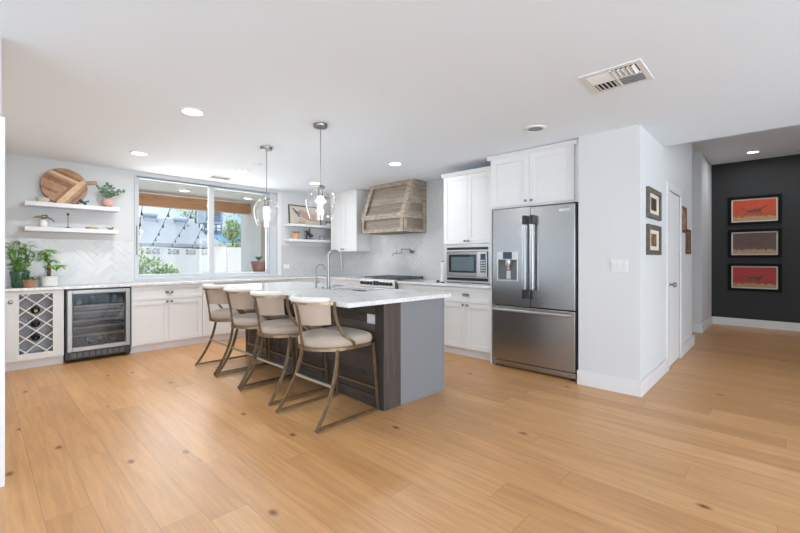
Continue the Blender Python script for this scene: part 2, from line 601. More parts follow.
def struct(name, m, fn, parent=None, bevel=0.0, smooth=False, loc=None):
    b = MB()
    fn(b)
    o = b.build(name, m, parent, bevel, smooth, loc=loc)
    if parent is None:
        o['kind'] = 'structure'
    return o


def copy_tree(o, parent=None):
    c = o.copy()
    COL.objects.link(c)
    if parent is not None:
        c.parent = parent
    for ch in list(o.children):
        copy_tree(ch, c)
    return c


EAST = R(-90)       # local frame for the range wall: x runs to the right (towards -Y), y goes into the wall

# ================================================================== SETTING
H = 2.44            # kitchen ceiling
HH = 3.02           # hall ceiling
XW = 4.82           # range wall
YW = 6.42           # window wall
XF = 4.09           # face of the wall block beside the fridge
YC = 0.914          # hall wall plane

struct('floor', 'floor', lambda b: b.box(-7.2, 10.0, -8.6, 6.58, -0.12, 0.0))
M['bounce_floor'] = mat('pale_bounce_floor', (0.62, 0.64, 0.66), 0.95, bump=0.2, bscale=200)
struct('floor_bounce', 'bounce_floor', lambda b: b.box(-6.9, 4.9, -8.4, -1.4, 0.0, 0.012).box(-6.9, -0.9, -1.4, 3.0, 0.0, 0.012))  # unseen pale floor added to bounce neutral light onto the ceiling
struct('ceiling', 'ceiling', lambda b: b.box(-7.2, XF, -8.6, 6.58, H, H + 0.12).box(XF, 5.07, YC, 6.58, H, H + 0.12))
struct('trim_1', 'ceiling', lambda b: b.box(XF, 5.07, -8.6, YC, H, HH + 0.05))      # dropped beam over the hall mouth
struct('ceiling.001', 'ceiling', lambda b: b.box(5.07, 9.8, -8.6, 2.6, HH, HH + 0.1))

# window wall with its opening (X 1.49..3.63, z .95..2.40)
wb = struct('wall_back', 'wall', lambda b: b.box(-0.3, 1.49, YW, YW + 0.16, 0, H).box(3.63, 4.95, YW, YW + 0.16, 0, H)
            .box(1.49, 3.63, YW, YW + 0.16, 0, 0.945).box(1.49, 3.63, YW, YW + 0.16, 2.40, H))
wr = struct('wall_right', 'wall', lambda b: b.box(XW, XW + 0.13, 1.45, YW + 0.16, 0, H))
struct('wall_partition', 'wall', lambda b: b.box(XF, 5.30, YC, 1.45, 0, H))
# hall walls (door opening X 5.30..6.02)
struct('wall_hall', 'wall', lambda b: b.box(5.07, 5.30, YC, YC + 0.12, H, HH).box(5.30, 6.02, YC, YC + 0.12, 2.01, HH)
       .box(6.02, 7.0, YC, YC + 0.12, 0, HH).box(6.9, 7.0, YC + 0.12, 2.6, 0, HH))
struct('wall_hall_end', 'wall', lambda b: b.box(8.30, 9.78, 0.957, 1.1, 0, HH).box(8.30, 8.42, 1.1, 2.6, 0, HH).box(7.0, 8.30, 2.5, 2.6, 0, HH))
struct('wall_accent', 'dark_wall', lambda b: b.box(9.64, 9.78, -8.6, 0.957, 0, HH))
struct('wall_hall_right', 'wall', lambda b: b.box(5.07, 9.64, -3.1, -3.0, 0, HH).box(4.97, 5.07, -8.6, -3.0, 0, H))
# left stub wall with door casing; kitchen's left wall, opening added for fill light
struct('wall_left', 'wall', lambda b: b.box(-7.0, 0.088, 3.08, 3.20, 0, H).box(-0.3, -0.18, 3.2, 3.45, 0, H).box(-0.3, -0.18, 5.75, YW, 0, H).box(-0.3, -0.18, 3.45, 5.75, 2.2, H))
struct('trim_2', 'trim', lambda b: b.box(0.02, 0.104, 3.062, 3.22, 0, 2.01), bevel=0.003)
struct('baseboard_left', 'trim', lambda b: b.box(-7.0, 0.02, 3.064, 3.08, 0, 0.285), bevel=0.003)
# invented rear room behind the camera: walls with openings for the fill lamps
struct('wall_west', 'wall', lambda b: b.box(-7.12, -7.0, -8.6, -5.8, 0, H).box(-7.12, -7.0, 1.4, 3.2, 0, H)
       .box(-7.12, -7.0, -5.8, 1.4, 2.32, H).box(-7.12, -7.0, -5.8, 1.4, 0, 0.12))
struct('wall_south', 'wall', lambda b: b.box(-7.0, -4.6, -8.6, -8.45, 0, H).box(4.6, 5.07, -8.6, -8.45, 0, H)
       .box(-4.6, 4.6, -8.6, -8.45, 2.32, H).box(-4.6, 4.6, -8.6, -8.45, 0, 0.12))

BB = 0.14
struct('baseboard_right', 'trim', lambda b: b.box(XF - 0.014, XF, YC, 1.46, 0, BB).box(XF - 0.014, 5.20, YC - 0.014, YC, 0, BB), bevel=0.003)
struct('baseboard_hall', 'trim', lambda b: b.box(6.09, 7.0, YC - 0.014, YC, 0, BB).box(7.0, 7.114, YC - 0.014, YC + 0.2, 0, BB), bevel=0.003)
struct('baseboard_hall_end', 'trim', lambda b: b.box(8.286, 8.30, 0.943, 2.5, 0, BB).box(8.29, 9.64, 0.943, 0.957, 0, BB), bevel=0.003)
struct('baseboard_accent', 'trim', lambda b: b.box(9.626, 9.64, -3.0, 0.943, 0, BB), bevel=0.003)


# herringbone tile
def clip(poly, x0, x1, y0, y1):
    def cut(p, f, g):
        o = []
        for i in range(len(p)):
            a, c = p[i - 1], p[i]
            ia, ic = f(a), f(c)
            if ia != ic:
                o.append(g(a, c))
            if ic:
                o.append(c)
        return o

    def at(ax, v):
        def g(a, c):
            t = (v - a[ax]) / (c[ax] - a[ax])
            return (a[0] + (c[0] - a[0]) * t, a[1] + (c[1] - a[1]) * t)
        return g
    for f, g in ((lambda p: p[0] >= x0, at(0, x0)), (lambda p: p[0] <= x1, at(0, x1)),
                 (lambda p: p[1] >= y0, at(1, y0)), (lambda p: p[1] <= y1, at(1, y1))):
        poly = cut(poly, f, g)
        if len(poly) < 3:
            return []
    return poly


def herringbone(rects, W, n, ang, to3, t=0.004, tilt=0.022, seed=3):
    rnd = random.Random(seed)
    b = MB()
    ca, sa = cos(ang), sin(ang)
    g = 0.0011
    for (x0, x1, y0, y1) in rects:
        cx, cy = (x0 + x1) / 2, (y0 + y1) / 2
        rad = math.hypot(x1 - x0, y1 - y0) / 2 + n * W
        K = int(rad / W) + 2 * n
        J = int(rad / (n * W)) + 2
        for k in range(-K, K):
            for j in range(-J, J):
                ox, oy = k + j * n, k - j * n
                for (a0, a1, c0, c1) in ((ox, ox + n, oy, oy + 1), (ox, ox + 1, oy + 1, oy + 1 + n)):
                    q = [(a0 * W + g, c0 * W + g), (a1 * W - g, c0 * W + g), (a1 * W - g, c1 * W - g), (a0 * W + g, c1 * W - g)]
                    q = [(ca * u - sa * v + cx, sa * u + ca * v + cy) for u, v in q]
                    if max(u for u, v in q) < x0 or min(u for u, v in q) > x1 or max(v for u, v in q) < y0 or min(v for u, v in q) > y1:
                        continue
                    mu, mv = sum(u for u, v in q) / 4, sum(v for u, v in q) / 4
                    q = clip(q, x0, x1, y0, y1)
                    if len(q) < 3:
                        continue
                    tu, tv = rnd.uniform(-tilt, tilt), rnd.uniform(-tilt, tilt)
                    m = len(q)
                    top = [to3(u, v, t + (u - mu) * tu + (v - mv) * tv) for u, v in q]
                    bot = [to3(u, v, 0.0) for u, v in q]
                    b.poly(top + bot, [tuple(range(m))] + [(i, m + i, m + (i + 1) % m, (i + 1) % m) for i in range(m)])
    return b


hb = herringbone([(-0.1, 1.485, 0.913, 1.478), (3.635, 4.80, 0.913, 1.472), (1.485, 3.635, 0.913, 0.945)], 0.066, 4, R(45),
                 lambda u, v, d: (u, YW - 0.001 - d, v))
o = hb.build('tile_backsplash', 'tile', wb)
hb = herringbone([(-6.40, -5.31, 0.913, 1.472), (-5.31, -3.20, 0.913, 2.438)], 0.066, 4, R(45),
                 lambda u, v, d: (XW - 0.001 - d, -u, v), seed=5)
o = hb.build('tile_backsplash', 'tile', wr)

# ---- window_1: two sliding panes in a shallow reveal
win = struct('window_1', 'upvc', lambda b: b.box(1.478, 1.503, YW - 0.012, YW + 0.15, 0.945, 2.40).box(3.49, 3.63, YW + 0.03, YW + 0.15, 0.945, 2.40)
             .box(1.503, 3.63, YW - 0.012, YW + 0.15, 2.382, 2.40).box(1.503, 3.63, YW - 0.012, YW + 0.15, 0.945, 0.972), bevel=0.004)
part('sash', 'upvc', win, lambda b: b.box(1.503, 1.540, YW + 0.03, YW + 0.07, 0.972, 2.382).box(2.475, 2.53, YW + 0.03, YW + 0.07, 0.972, 2.382)
     .box(1.540, 2.475, YW + 0.03, YW + 0.07, 0.972, 1.015).box(1.540, 2.475, YW + 0.03, YW + 0.07, 2.355, 2.382), bevel=0.003)
part('sash', 'upvc', win, lambda b: b.box(2.50, 2.58, YW + 0.08, YW + 0.12, 0.972, 2.382).box(3.465, 3.49, YW + 0.08, YW + 0.12, 0.972, 2.382)
     .box(2.58, 3.465, YW + 0.08, YW + 0.12, 0.972, 1.006).box(2.58, 3.465, YW + 0.08, YW + 0.12, 2.35, 2.382), bevel=0.003)
part('track', 'upvc_dark', win, lambda b: b.box(1.503, 3.49, YW + 0.02, YW + 0.03, 2.362, 2.382).box(3.482, 3.492, YW + 0.022, YW + 0.03, 0.972, 2.352))  # dark blue-grey strips along the frame's top and right side
part('pane', 'glass', win, lambda b: b.box(1.540, 2.475, YW + 0.048, YW + 0.052, 1.015, 2.355))
part('pane', 'glass', win, lambda b: b.box(2.58, 3.465, YW + 0.098, YW + 0.102, 1.006, 2.35))
part('handle', 'nickel', win, lambda b: b.box(1.498, 1.512, YW - 0.03, YW - 0.012, 1.29, 1.69), bevel=0.003)
struct('trim_3', 'trim', lambda b: b.box(3.63, 3.70, YW - 0.014, YW, 0.945, 2.42), bevel=0.003)

# ---- door_1 in the hall
d1 = struct('door_1', 'door', lambda b: b.box(5.313, 6.018, YC + 0.004, YC + 0.044, 0.008, 2.005), bevel=0.002)
part('door_knob', 'nickel', d1, lambda b: b.lathe([(0.0, 0), (0.030, 0), (0.030, -0.008), (0.011, -0.012), (0.011, -0.035), (0.026, -0.045),
     (0.030, -0.058), (0.022, -0.072), (0.002, -0.076)], (5.385, 0, 0.945), 18, axis='y'), smooth=True).location = (0, 0, 0)
kn = d1.children[0]
for v in kn.data.vertices:
    v.co.y = YC + 0.004 + v.co.y
part('latch_gap_shade', 'black', d1, lambda b: b.box(5.30, 5.313, YC + 0.03, YC + 0.07, 0.0, 2.01))  # black strip standing in for the shade in the latch-side gap
struct('trim_4', 'trim', lambda b: b.box(5.22, 5.30, YC - 0.016, YC + 0.035, 0, 2.09).box(6.02, 6.10, YC - 0.016, YC + 0.035, 0, 2.09)
       .box(5.30, 6.02, YC - 0.016, YC + 0.035, 2.01, 2.09))


# ================================================================== CEILING FITTINGS
def downlight(x, y, z, label, r=0.075, group='ceiling downlights', watts=25):
    t = thing('downlight', label, 'ceiling light', (x, y, z), 0, group)
    part('trim_ring', 'vent', t, lambda b: b.lathe([(r + 0.018, 0.002), (r + 0.018, -0.004), (r + 0.010, -0.009), (r, -0.010), (r, 0.002)], n=32, cap0=False, cap1=False),
         smooth=True)
    part('diffuser', 'led', t, lambda b: b.lathe([(r, -0.006), (r, -0.002)], n=32))
    l = lamp('downlight_glow', 'AREA', (0, 0, -0.014), watts / 3.4, (0.92, 0.965, 1.0), aim=(0, 0, -1), shape='DISK', size=0.14)
    l.parent = t
    return t


downlight(1.207, 3.478, H, 'biggest round recessed ceiling light, in the open ceiling left of the pendants', watts=32)
downlight(1.265, 5.294, H, 'round recessed ceiling light above the window\'s left end, nearest the cutting board', watts=30)
downlight(2.503, 5.353, H, 'round recessed ceiling light beside the small ceiling vent and above the window\'s right pane')
downlight(3.694, 5.369, H, 'round recessed ceiling light just behind the nearer pendant, above the framed flag picture', watts=13)
downlight(3.631, 3.534, H, 'round recessed ceiling light in front of the wooden range hood', watts=23)
# turned-off looking eyeball light over the fridge
t = thing('downlight', 'recessed ceiling light with unlit grey inside, above the cabinet over the fridge', 'ceiling light', (3.543, 1.645, H), 0, 'ceiling downlights')
part('trim_ring', 'vent', t, lambda b: b.lathe([(0.10, 0.002), (0.10, -0.005), (0.088, -0.01), (0.072, -0.010), (0.072, 0.002)], n=32, cap0=False, cap1=False), smooth=True)
part('reflector', 'nickel', t, lambda b: b.lathe([(0.072, -0.004), (0.05, -0.002), (0.001, -0.001)], n=32, cap0=False), smooth=True)
downlight(8.907, 0.335, HH, 'round recessed light in the hall ceiling above the three red prints', group='hall downlights', watts=15)

# unseen fill spots added behind the camera to bounce light to the ceiling
for lx, ly in ((-3.2, 0.6), (-2.6, -2.4), (0.2, -2.6), (2.8, -2.8), (-3.0, -5.4), (0.6, -5.6)):
    lamp('living_fill_spot', 'SPOT', (lx, ly, H - 0.03), 75, (0.92, 0.97, 1.0), aim=(0, 0, -1), spot_size=R(110), spot_blend=0.9, shadow_soft_size=0.08)

# big supply vent
t = thing('ceiling_vent', 'large square white ceiling vent with dark louvres near the fridge', 'vent', (2.916, 0.79, H), R(180))
part('frame', 'vent', t, lambda b: b.box(-0.18, 0.18, -0.18, -0.145, -0.007, 0).box(-0.18, 0.18, 0.145, 0.18, -0.007, 0)
     .box(-0.18, -0.145, -0.145, 0.145, -0.007, 0).box(0.145, 0.18, -0.145, 0.145, -0.007, 0).box(-0.008, 0.008, -0.145, 0.145, -0.012, -0.001)
     .box(-0.145, 0.145, -0.008, 0.008, -0.012, -0.001), bevel=0.002)
part('backing', 'void', t, lambda b: b.box(-0.145, 0.145, -0.145, 0.145, -0.002, -0.0005))
for qx, qy in ((-1, -1), (-1, 1), (1, -1), (1, 1)):
    for k in range(5):
        def slat(b, qx=qx, qy=qy, k=k):
            p = 0.02 + k * 0.027
            if qx * qy > 0:
                b.cbox((qx * 0.0765, qy * p, -0.010), (0.134, 0.022, 0.0015), (R(35) * qy, 0, 0))
            else:
                b.cbox((qx * p, qy * 0.0765, -0.010), (0.022, 0.134, 0.0015), (0, -R(35) * qx, 0))
        part('slat', 'vent', t, slat)
t = thing('ceiling_vent', 'small grey slotted ceiling vent above the window', 'vent', (2.474, 6.02, H), 0)
part('frame', 'vent', t, lambda b: b.box(-0.16, 0.16, -0.09, -0.07, -0.01, 0).box(-0.16, 0.16, 0.07, 0.09, -0.01, 0).box(-0.16, -0.14, -0.07, 0.07, -0.01, 0)
     .box(0.14, 0.16, -0.07, 0.07, -0.01, 0))
part('backing', 'void', t, lambda b: b.box(-0.14, 0.14, -0.07, 0.07, -0.002, -0.0005))
for k in range(6):
    part('slat', 'vent', t, lambda b: b.cbox((0, -0.058 + k * 0.023, -0.008), (0.28, 0.017, 0.0015), (R(30), 0, 0)))
tag(part('ceiling_plate', 'vent', None, lambda b: b.lathe([(0.055, 0), (0.055, -0.008), (0.045, -0.014), (0.001, -0.015)], (2.457, 4.849, H), 24), smooth=True),
    'small flat round plate on the ceiling left of the farther pendant\'s canopy', 'ceiling plate')


def pendant(x, y, label):
    t = thing('pendant_light', label, 'pendant light', (x, y, H), 0, 'glass pendants over the island')
    part('canopy', 'nickel', t, lambda b: b.lathe([(0.0620, 0), (0.062, -0.022), (0.058, -0.027), (0.006, -0.028)], n=28), smooth=True)
    part('rod', 'nickel', t, lambda b: b.tube([(0, 0, -0.026), (0, 0, -0.56)], 0.0045, 8))
    sk = part('socket', 'nickel', t, lambda b: b.lathe([(0.012, -0.545), (0.04, -0.556), (0.043, -0.572), (0.022, -0.575), (0.022, -0.635), (0.018, -0.64)], n=20), smooth=True)
    part('globe', 'globe', t, lambda b: b.lathe([(0.042, -0.568), (0.072, -0.575), (0.100, -0.593), (0.119, -0.621), (0.129, -0.655), (0.131, -0.69), (0.127, -0.73),
         (0.118, -0.77), (0.107, -0.81), (0.094, -0.845), (0.092, -0.848)], n=40, cap0=False, cap1=False), smooth=True, angle=80)
    part('bulb', 'bulb', t, lambda b: b.lathe([(0.013, -0.638), (0.020, -0.652), (0.028, -0.672), (0.030, -0.69), (0.025, -0.708), (0.013, -0.722),
         (0.011, -0.74), (0.012, -0.80), (0.008, -0.806), (0.001, -0.808)], n=18), smooth=True, angle=80)  # lower glowing tube stands in for the bulb's flare off the glass
    l = lamp('pendant_glow', 'POINT', (0, 0, -0.69), 5, (1.0, 0.94, 0.86), shadow_soft_size=0.035)
    l.parent = t
    return t


pendant(2.115, 2.989, 'clear glass globe pendant hanging over the nearer half of the island')
pendant(2.152, 4.032, 'clear glass globe pendant in front of the window, over the island\'s farther half')


# ================================================================== CABINET PARTS
def shaker(b, x0, x1, z0, z1, y=0.0, t=0.02, rail=0.06, rec=0.010):
    b.box(x0, x0 + rail, y, y + t, z0, z1).box(x1 - rail, x1, y, y + t, z0, z1)
    b.box(x0 + rail, x1 - rail, y, y + t, z0, z0 + rail).box(x0 + rail, x1 - rail, y, y + t, z1 - rail, z1)
    b.box(x0 + rail - 0.002, x1 - rail + 0.002, y + rec, y + t - 0.001, z0 + rail - 0.002, z1 - rail + 0.002)
    return b


def knob(parent, x, z, y=0.0):
    return part('knob', 'nickel', parent, lambda b: b.lathe([(0.006, 0), (0.006, -0.014), (0.014, -0.018), (0.0155, -0.024), (0.012, -0.029), (0.001, -0.03)],
                (x, y, z), 14, axis='y'), smooth=True)


def cup_pull(parent, x, z, y=0.0, w=0.085):
    def f(b):
        n = 12
        vs = []
        for i in range(n + 1):
            a = pi * i / n
            for j in range(5):
                e = pi / 2 * j / 4
                vs.append((x - w / 2 * cos(a) * (0.35 + 0.65 * cos(e) if j else 1.0), y - 0.026 * sin(e) * sin(a) ** 0.5 if 0 < i < n else y, z + 0.026 * sin(a) * cos(e) * 1.0 - 0.008))
        fs = []
        for i in range(n):
            for j in range(4):
                fs.append((i * 5 + j, (i + 1) * 5 + j, (i + 1) * 5 + j + 1, i * 5 + j + 1))
        b.poly(vs, fs)
        b.box(x - w / 2 - 0.006, x + w / 2 + 0.006, y - 0.003, y, z - 0.010, z + 0.022)
    return part('cup_pull', 'nickel', parent, f, smooth=True)


def door(parent, x0, x1, z0, z1, y=0.0, knob_at=None, rail=0.06, m='cab'):
    o = part('door', m, parent, lambda b: shaker(b, x0 + 0.0015, x1 - 0.0015, z0 + 0.0015, z1 - 0.0015, y, rail=rail), bevel=0.0015)
    if knob_at:
        knob(o, *knob_at, y)
    return o


# ---------------- window wall base run (front face at Y = 6.09)
YF = 6.09
# wine lattice cabinet, X .19 .. .70
t = thing('wine_rack_cabinet', 'white base cabinet with diamond lattice front holding wine bottles, at the far left', 'cabinet', (0.19, YF, 0))
part('carcass', 'cab', t, lambda b: b.box(0, 0.018, 0.02, 0.32, 0.10, 0.88).box(0.492, 0.51, 0.02, 0.32, 0.10, 0.88).box(0.018, 0.492, 0.02, 0.32, 0.10, 0.118)
     .box(0.018, 0.492, 0.02, 0.32, 0.862, 0.88))
part('interior_back', 'cab_dim', t, lambda b: b.box(0.018, 0.492, 0.20, 0.21, 0.118, 0.862))
part('toe_kick', 'trim', t, lambda b: b.box(0, 0.51, 0.07, 0.09, 0, 0.10))
dr = part('door', 'cab', t, lambda b: b.box(0.0, 0.126, 0, 0.02, 0.108, 0.875).box(0.41, 0.508, 0, 0.02, 0.108, 0.875)
          .box(0.126, 0.41, 0, 0.02, 0.108, 0.176).box(0.126, 0.41, 0, 0.02, 0.84, 0.875), bevel=0.0015)


def lattice(b):
    x0, x1, z0, z1 = 0.12, 0.416, 0.17, 0.846
    cw, ch = 0.175, 0.155
    for s in (1, -1):
        for k in range(-8, 12):
            # lines  (x-xm)/cw*s - (z-z0)/ch = k
            pts = []
            xm = (x0 + x1) / 2
            for (xa, ) in ((x0,), (x1,)):
                pts.append((xa, 0.655 + (s * (xa - xm) / cw - (k + 0.5)) * ch))
            (xa, za), (xb, zb) = pts
            # clip in z
            def cl(z):
                tt = (z - za) / (zb - za)
                return xa + (xb - xa) * tt
            if max(za, zb) < z0 or min(za, zb) > z1:
                continue
            p, q = (xa, za), (xb, zb)
            if p[1] > q[1]:
                p, q = q, p
            if p[1] < z0:
                p = (cl(z0), z0)
            if q[1] > z1:
                q = (cl(z1), z1)
            if math.hypot(p[0] - q[0], p[1] - q[1]) < 0.02:
                continue
            b.bar([(p[0], 0.010 + 0.002 * s, p[1]), (q[0], 0.010 + 0.002 * s, q[1])], 0.011, 0.011, up=(0, 1, 0))


part('lattice', 'cab', dr, lattice)
part('hinge_knob', 'nickel', dr, lambda b: b.lathe([(0.009, 0), (0.009, -0.02), (0.018, -0.026), (0.02, -0.034), (0.014, -0.042), (0.001, -0.044)], (0.056, 0, 0.765), 16, axis='y'),
     smooth=True)

wb_labels = ['wine bottle with tan neck foil, topmost of three behind the lattice', 'dark wine bottle, middle one of three behind the lattice',
             'dark wine bottle, lowest of three behind the lattice']
for k, z in enumerate((0.648, 0.493, 0.338)):
    t = thing('wine_bottle', wb_labels[k], 'bottle', (0.457, YF + 0.048, z), 0, 'wine bottles in the lattice cabinet')
    t.rotation_euler = (R(8), 0, 0)
    part('glass_body', 'bottle_dark', t, lambda b: b.lathe([(0.014, -0.02), (0.016, 0.0), (0.040, 0.02), (0.042, 0.13), (0.038, 0.14)], (0, 0, 0), 18, axis='y'), smooth=True)
    part('foil', 'foil' if k == 0 else 'black', t, lambda b: b.lathe([(0.0155, -0.024), (0.0172, -0.022), (0.0172, 0.001), (0.0155, 0.002)], (0, 0, 0), 16, axis='y'), smooth=True,
         label='tan neck foil' if k == 0 else None)

# wine cooler X .705 .. 1.365
t = thing('wine_cooler', 'under-counter wine fridge with steel-framed glass door between white cabinets', 'wine fridge', (0.712, YF - 0.005, 0))
part('case', 'black', t, lambda b: b.box(0, 0.012, 0.02, 0.32, 0.04, 0.876).box(0.636, 0.648, 0.02, 0.32, 0.04, 0.876).box(0.012, 0.636, 0.31, 0.32, 0.04, 0.876)
     .box(0.012, 0.636, 0.02, 0.32, 0.864, 0.876).box(0.012, 0.636, 0.02, 0.32, 0.04, 0.135).box(0, 0.648, -0.012, 0.02, 0.866, 0.878).box(0, 0.011, -0.012, 0.02, 0.04, 0.866)
     .box(0.637, 0.648, -0.012, 0.02, 0.04, 0.866))
M['cooler_steel'] = mat('dull_steel', (0.30, 0.295, 0.285), 0.42, metal=1.0)
dd = part('door', 'cooler_steel', t, lambda b: b.box(0.012, 0.058, -0.035, 0.012, 0.135, 0.862).box(0.590, 0.636, -0.035, 0.012, 0.135, 0.862)
          .box(0.058, 0.590, -0.035, 0.012, 0.135, 0.185).box(0.058, 0.590, -0.035, 0.012, 0.82, 0.862), bevel=0.003)
part('door_glass', 'cooler_glass', dd, lambda b: b.box(0.058, 0.590, -0.020, -0.014, 0.185, 0.82))
part('door_gasket', 'black', dd, lambda b: b.box(0.062, 0.070, -0.022, 0.01, 0.19, 0.815).box(0.578, 0.586, -0.022, 0.01, 0.19, 0.815).box(0.07, 0.578, -0.022, 0.01, 0.807, 0.815)
     .box(0.07, 0.578, -0.022, 0.01, 0.19, 0.198))
part('grille', 'black', t, lambda b: b.box(0.012, 0.636, -0.015, 0.02, 0.045, 0.128))
M['recess_dark'] = mat('grille_gray', (0.09, 0.09, 0.095), 0.4)
for k in range(9):
    part('grille_slot', 'recess_dark', t, lambda b: b.box(0.05 + k * 0.06, 0.095 + k * 0.06, -0.019, -0.015, 0.06, 0.115), bevel=0.002)
for z in (0.655, 0.575, 0.475, 0.395, 0.30):
    part('shelf', 'pale_wood', t, lambda b: b.box(0.03, 0.618, 0.02, 0.045, z, z + 0.022).box(0.03, 0.618, 0.045, 0.29, z + 0.004, z + 0.010))
for x in (0.03, 0.618):
    for y in (0.02, 0.28):
        part('foot', 'black', t, lambda b: b.lathe([(0.012, 0), (0.012, 0.045)], (x, y, 0), 12))
cool_lab = ['clear round bottle end on the cooler\'s top shelf at left', 'pale jar standing on the cooler\'s top shelf near its middle',
            'dark bottle standing on the cooler\'s top shelf near its right side']
for k, (x, r, h, m) in enumerate(((0.14, 0.030, 0.06, 'white_ceramic'), (0.28, 0.05, 0.115, 'mw_glass'), (0.48, 0.035, 0.12, 'mw_glass'))):
    tag(part('bottle', m, None, lambda b: b.lathe([(r * 0.9, 0), (r, 0.006), (r, h * 0.75), (r * 0.7, h * 0.9), (r * 0.45, h), (r * 0.45, h + 0.01)],
        (0.712 + x, YF + 0.13, 0.678), 16), smooth=True), cool_lab[k], 'bottle')
for k, x in enumerate((0.25, 0.36, 0.47)):
    tag(part('bottle', 'bottle_dark', None, lambda b: b.lathe([(0.014, -0.05), (0.015, 0), (0.036, 0.03), (0.037, 0.15), (0.03, 0.155)], (0.712 + x, YF + 0.09, 0.228), 16, axis='y'), smooth=True),
        ['wine bottle lying lowest in the cooler, leftmost of three', 'wine bottle lying lowest in the cooler, middle of three', 'wine bottle lying lowest in the cooler, rightmost of three'][k],
        'bottle', 'wine bottles at the bottom of the cooler')
t_floor = None

# drawer-over-doors cabinet X 1.372 .. 2.25
t = thing('base_cabinet', 'white base cabinet with one wide drawer and two doors, right of the wine fridge', 'cabinet', (1.372, YF, 0))
part('carcass', 'cab', t, lambda b: b.box(0, 0.876, 0.021, 0.32, 0.10, 0.88))
part('toe_kick', 'trim', t, lambda b: b.box(0, 0.876, 0.065, 0.085, 0, 0.10))
dw = part('drawer', 'cab', t, lambda b: shaker(b, 0.0015, 0.8745, 0.687, 0.872, rail=0.045), bevel=0.0015)
cup_pull(dw, 0.444, 0.775)
door(t, 0, 0.438, 0.106, 0.682, knob_at=(0.410, 0.655))
door(t, 0.438, 0.876, 0.106, 0.682, knob_at=(0.468, 0.655))
# next cabinet X 2.25 .. 3.2 and corner piece .. 4.19
t = thing('base_cabinet', 'white base cabinet with two drawers under the window, partly hidden by the stools', 'cabinet', (2.25, YF, 0))
part('carcass', 'cab', t, lambda b: b.box(0, 0.98, 0.021, 0.32, 0.10, 0.88))
part('toe_kick', 'trim', t, lambda b: b.box(0, 0.98, 0.065, 0.085, 0, 0.10))
for k in range(2):
    door(t, 0.49 * k, 0.49 * (k + 1), 0.106, 0.872, knob_at=(0.44 + 0.10 * k, 0.66))
t['label'] = 'white two-door base cabinet under the window\'s right pane, partly hidden by the stools'
t = thing('base_cabinet', 'white corner base cabinet behind the far end of the island', 'cabinet', (3.23, YF, 0))
part('carcass', 'cab', t, lambda b: b.box(0, 0.985, 0.021, 0.32, 0.10, 0.88).box(1.0, 1.58, -0.02, 0.32, 0.10, 0.88))
part('toe_kick', 'trim', t, lambda b: b.box(0, 1.0, 0.065, 0.085, 0, 0.10))
door(t, 0, 0.49, 0.106, 0.872, knob_at=(0.44, 0.66))
door(t, 0.49, 0.98, 0.106, 0.872, knob_at=(0.54, 0.66))

# L-shaped worktop (window wall + range wall up to the range)
tag(part('countertop', 'counter', None, lambda b: b.prism([(0.17, YF - 0.03), (4.20, YF - 0.03), (4.20, 4.815), (XW - 0.009, 4.815), (XW - 0.009, YW - 0.009), (0.17, YW - 0.009)],
    'z', 0.880, 0.912), bevel=0.003), 'long white marble worktop running under the window into the corner', 'worktop')

# ---------------- range wall base units, local frame with x to the right
XB = 4.22
t = thing('base_cabinet', 'white base cabinet left of the range, hidden behind the island', 'cabinet', (XB, 6.05, 0), EAST)
part('carcass', 'cab', t, lambda b: b.box(0, 1.235, 0.021, 0.59, 0.10, 0.88))
part('toe_kick', 'trim', t, lambda b: b.box(0, 1.235, 0.065, 0.085, 0, 0.10))
for k in range(3):
    door(t, 0.41 * k, 0.41 * (k + 1), 0.106, 0.682, knob_at=(0.41 * k + 0.36, 0.655))
    dw = part('drawer', 'cab', t, lambda b: shaker(b, 0.41 * k + 0.0015, 0.41 * (k + 1) - 0.0015, 0.687, 0.872, rail=0.04), bevel=0.0015)
    cup_pull(dw, 0.41 * k + 0.2, 0.775)
t = thing('base_cabinet', 'white base cabinet right beside the range, its front mostly behind the island', 'cabinet', (XB, 4.045, 0), EAST)
part('carcass', 'cab', t, lambda b: b.box(0, 0.80, 0.021, 0.59, 0.10, 0.88))
part('toe_kick', 'trim', t, lambda b: b.box(0, 0.80, 0.065, 0.085, 0, 0.10))
for k in range(2):
    door(t, 0.4 * k, 0.4 * (k + 1), 0.106, 0.682, knob_at=(0.36 + 0.08 * k, 0.655))
dw = part('drawer', 'cab', t, lambda b: shaker(b, 0.0015, 0.7985, 0.687, 0.872, rail=0.045), bevel=0.0015)
cup_pull(dw, 0.4, 0.775)
t = thing('base_cabinet', 'white base cabinet with drawer and two doors below the microwave', 'cabinet', (XB, 3.245, 0), EAST)
part('carcass', 'cab', t, lambda b: b.box(0, 0.755, 0.021, 0.59, 0.10, 0.88))
part('toe_kick', 'trim', t, lambda b: b.box(0, 0.755, 0.065, 0.085, 0, 0.10))
dw = part('drawer', 'cab', t, lambda b: shaker(b, 0.0015, 0.7535, 0.687, 0.872, rail=0.045), bevel=0.0015)
cup_pull(dw, 0.377, 0.775)
door(t, 0, 0.377, 0.106, 0.682, knob_at=(0.345, 0.655))
door(t, 0.377, 0.755, 0.106, 0.682, knob_at=(0.41, 0.655))
tag(part('countertop', 'counter', None, lambda b: b.box(4.19, XW - 0.009, 2.49, 4.045, 0.880, 0.912), bevel=0.003),
    'short white marble worktop between the range and the fridge', 'worktop')

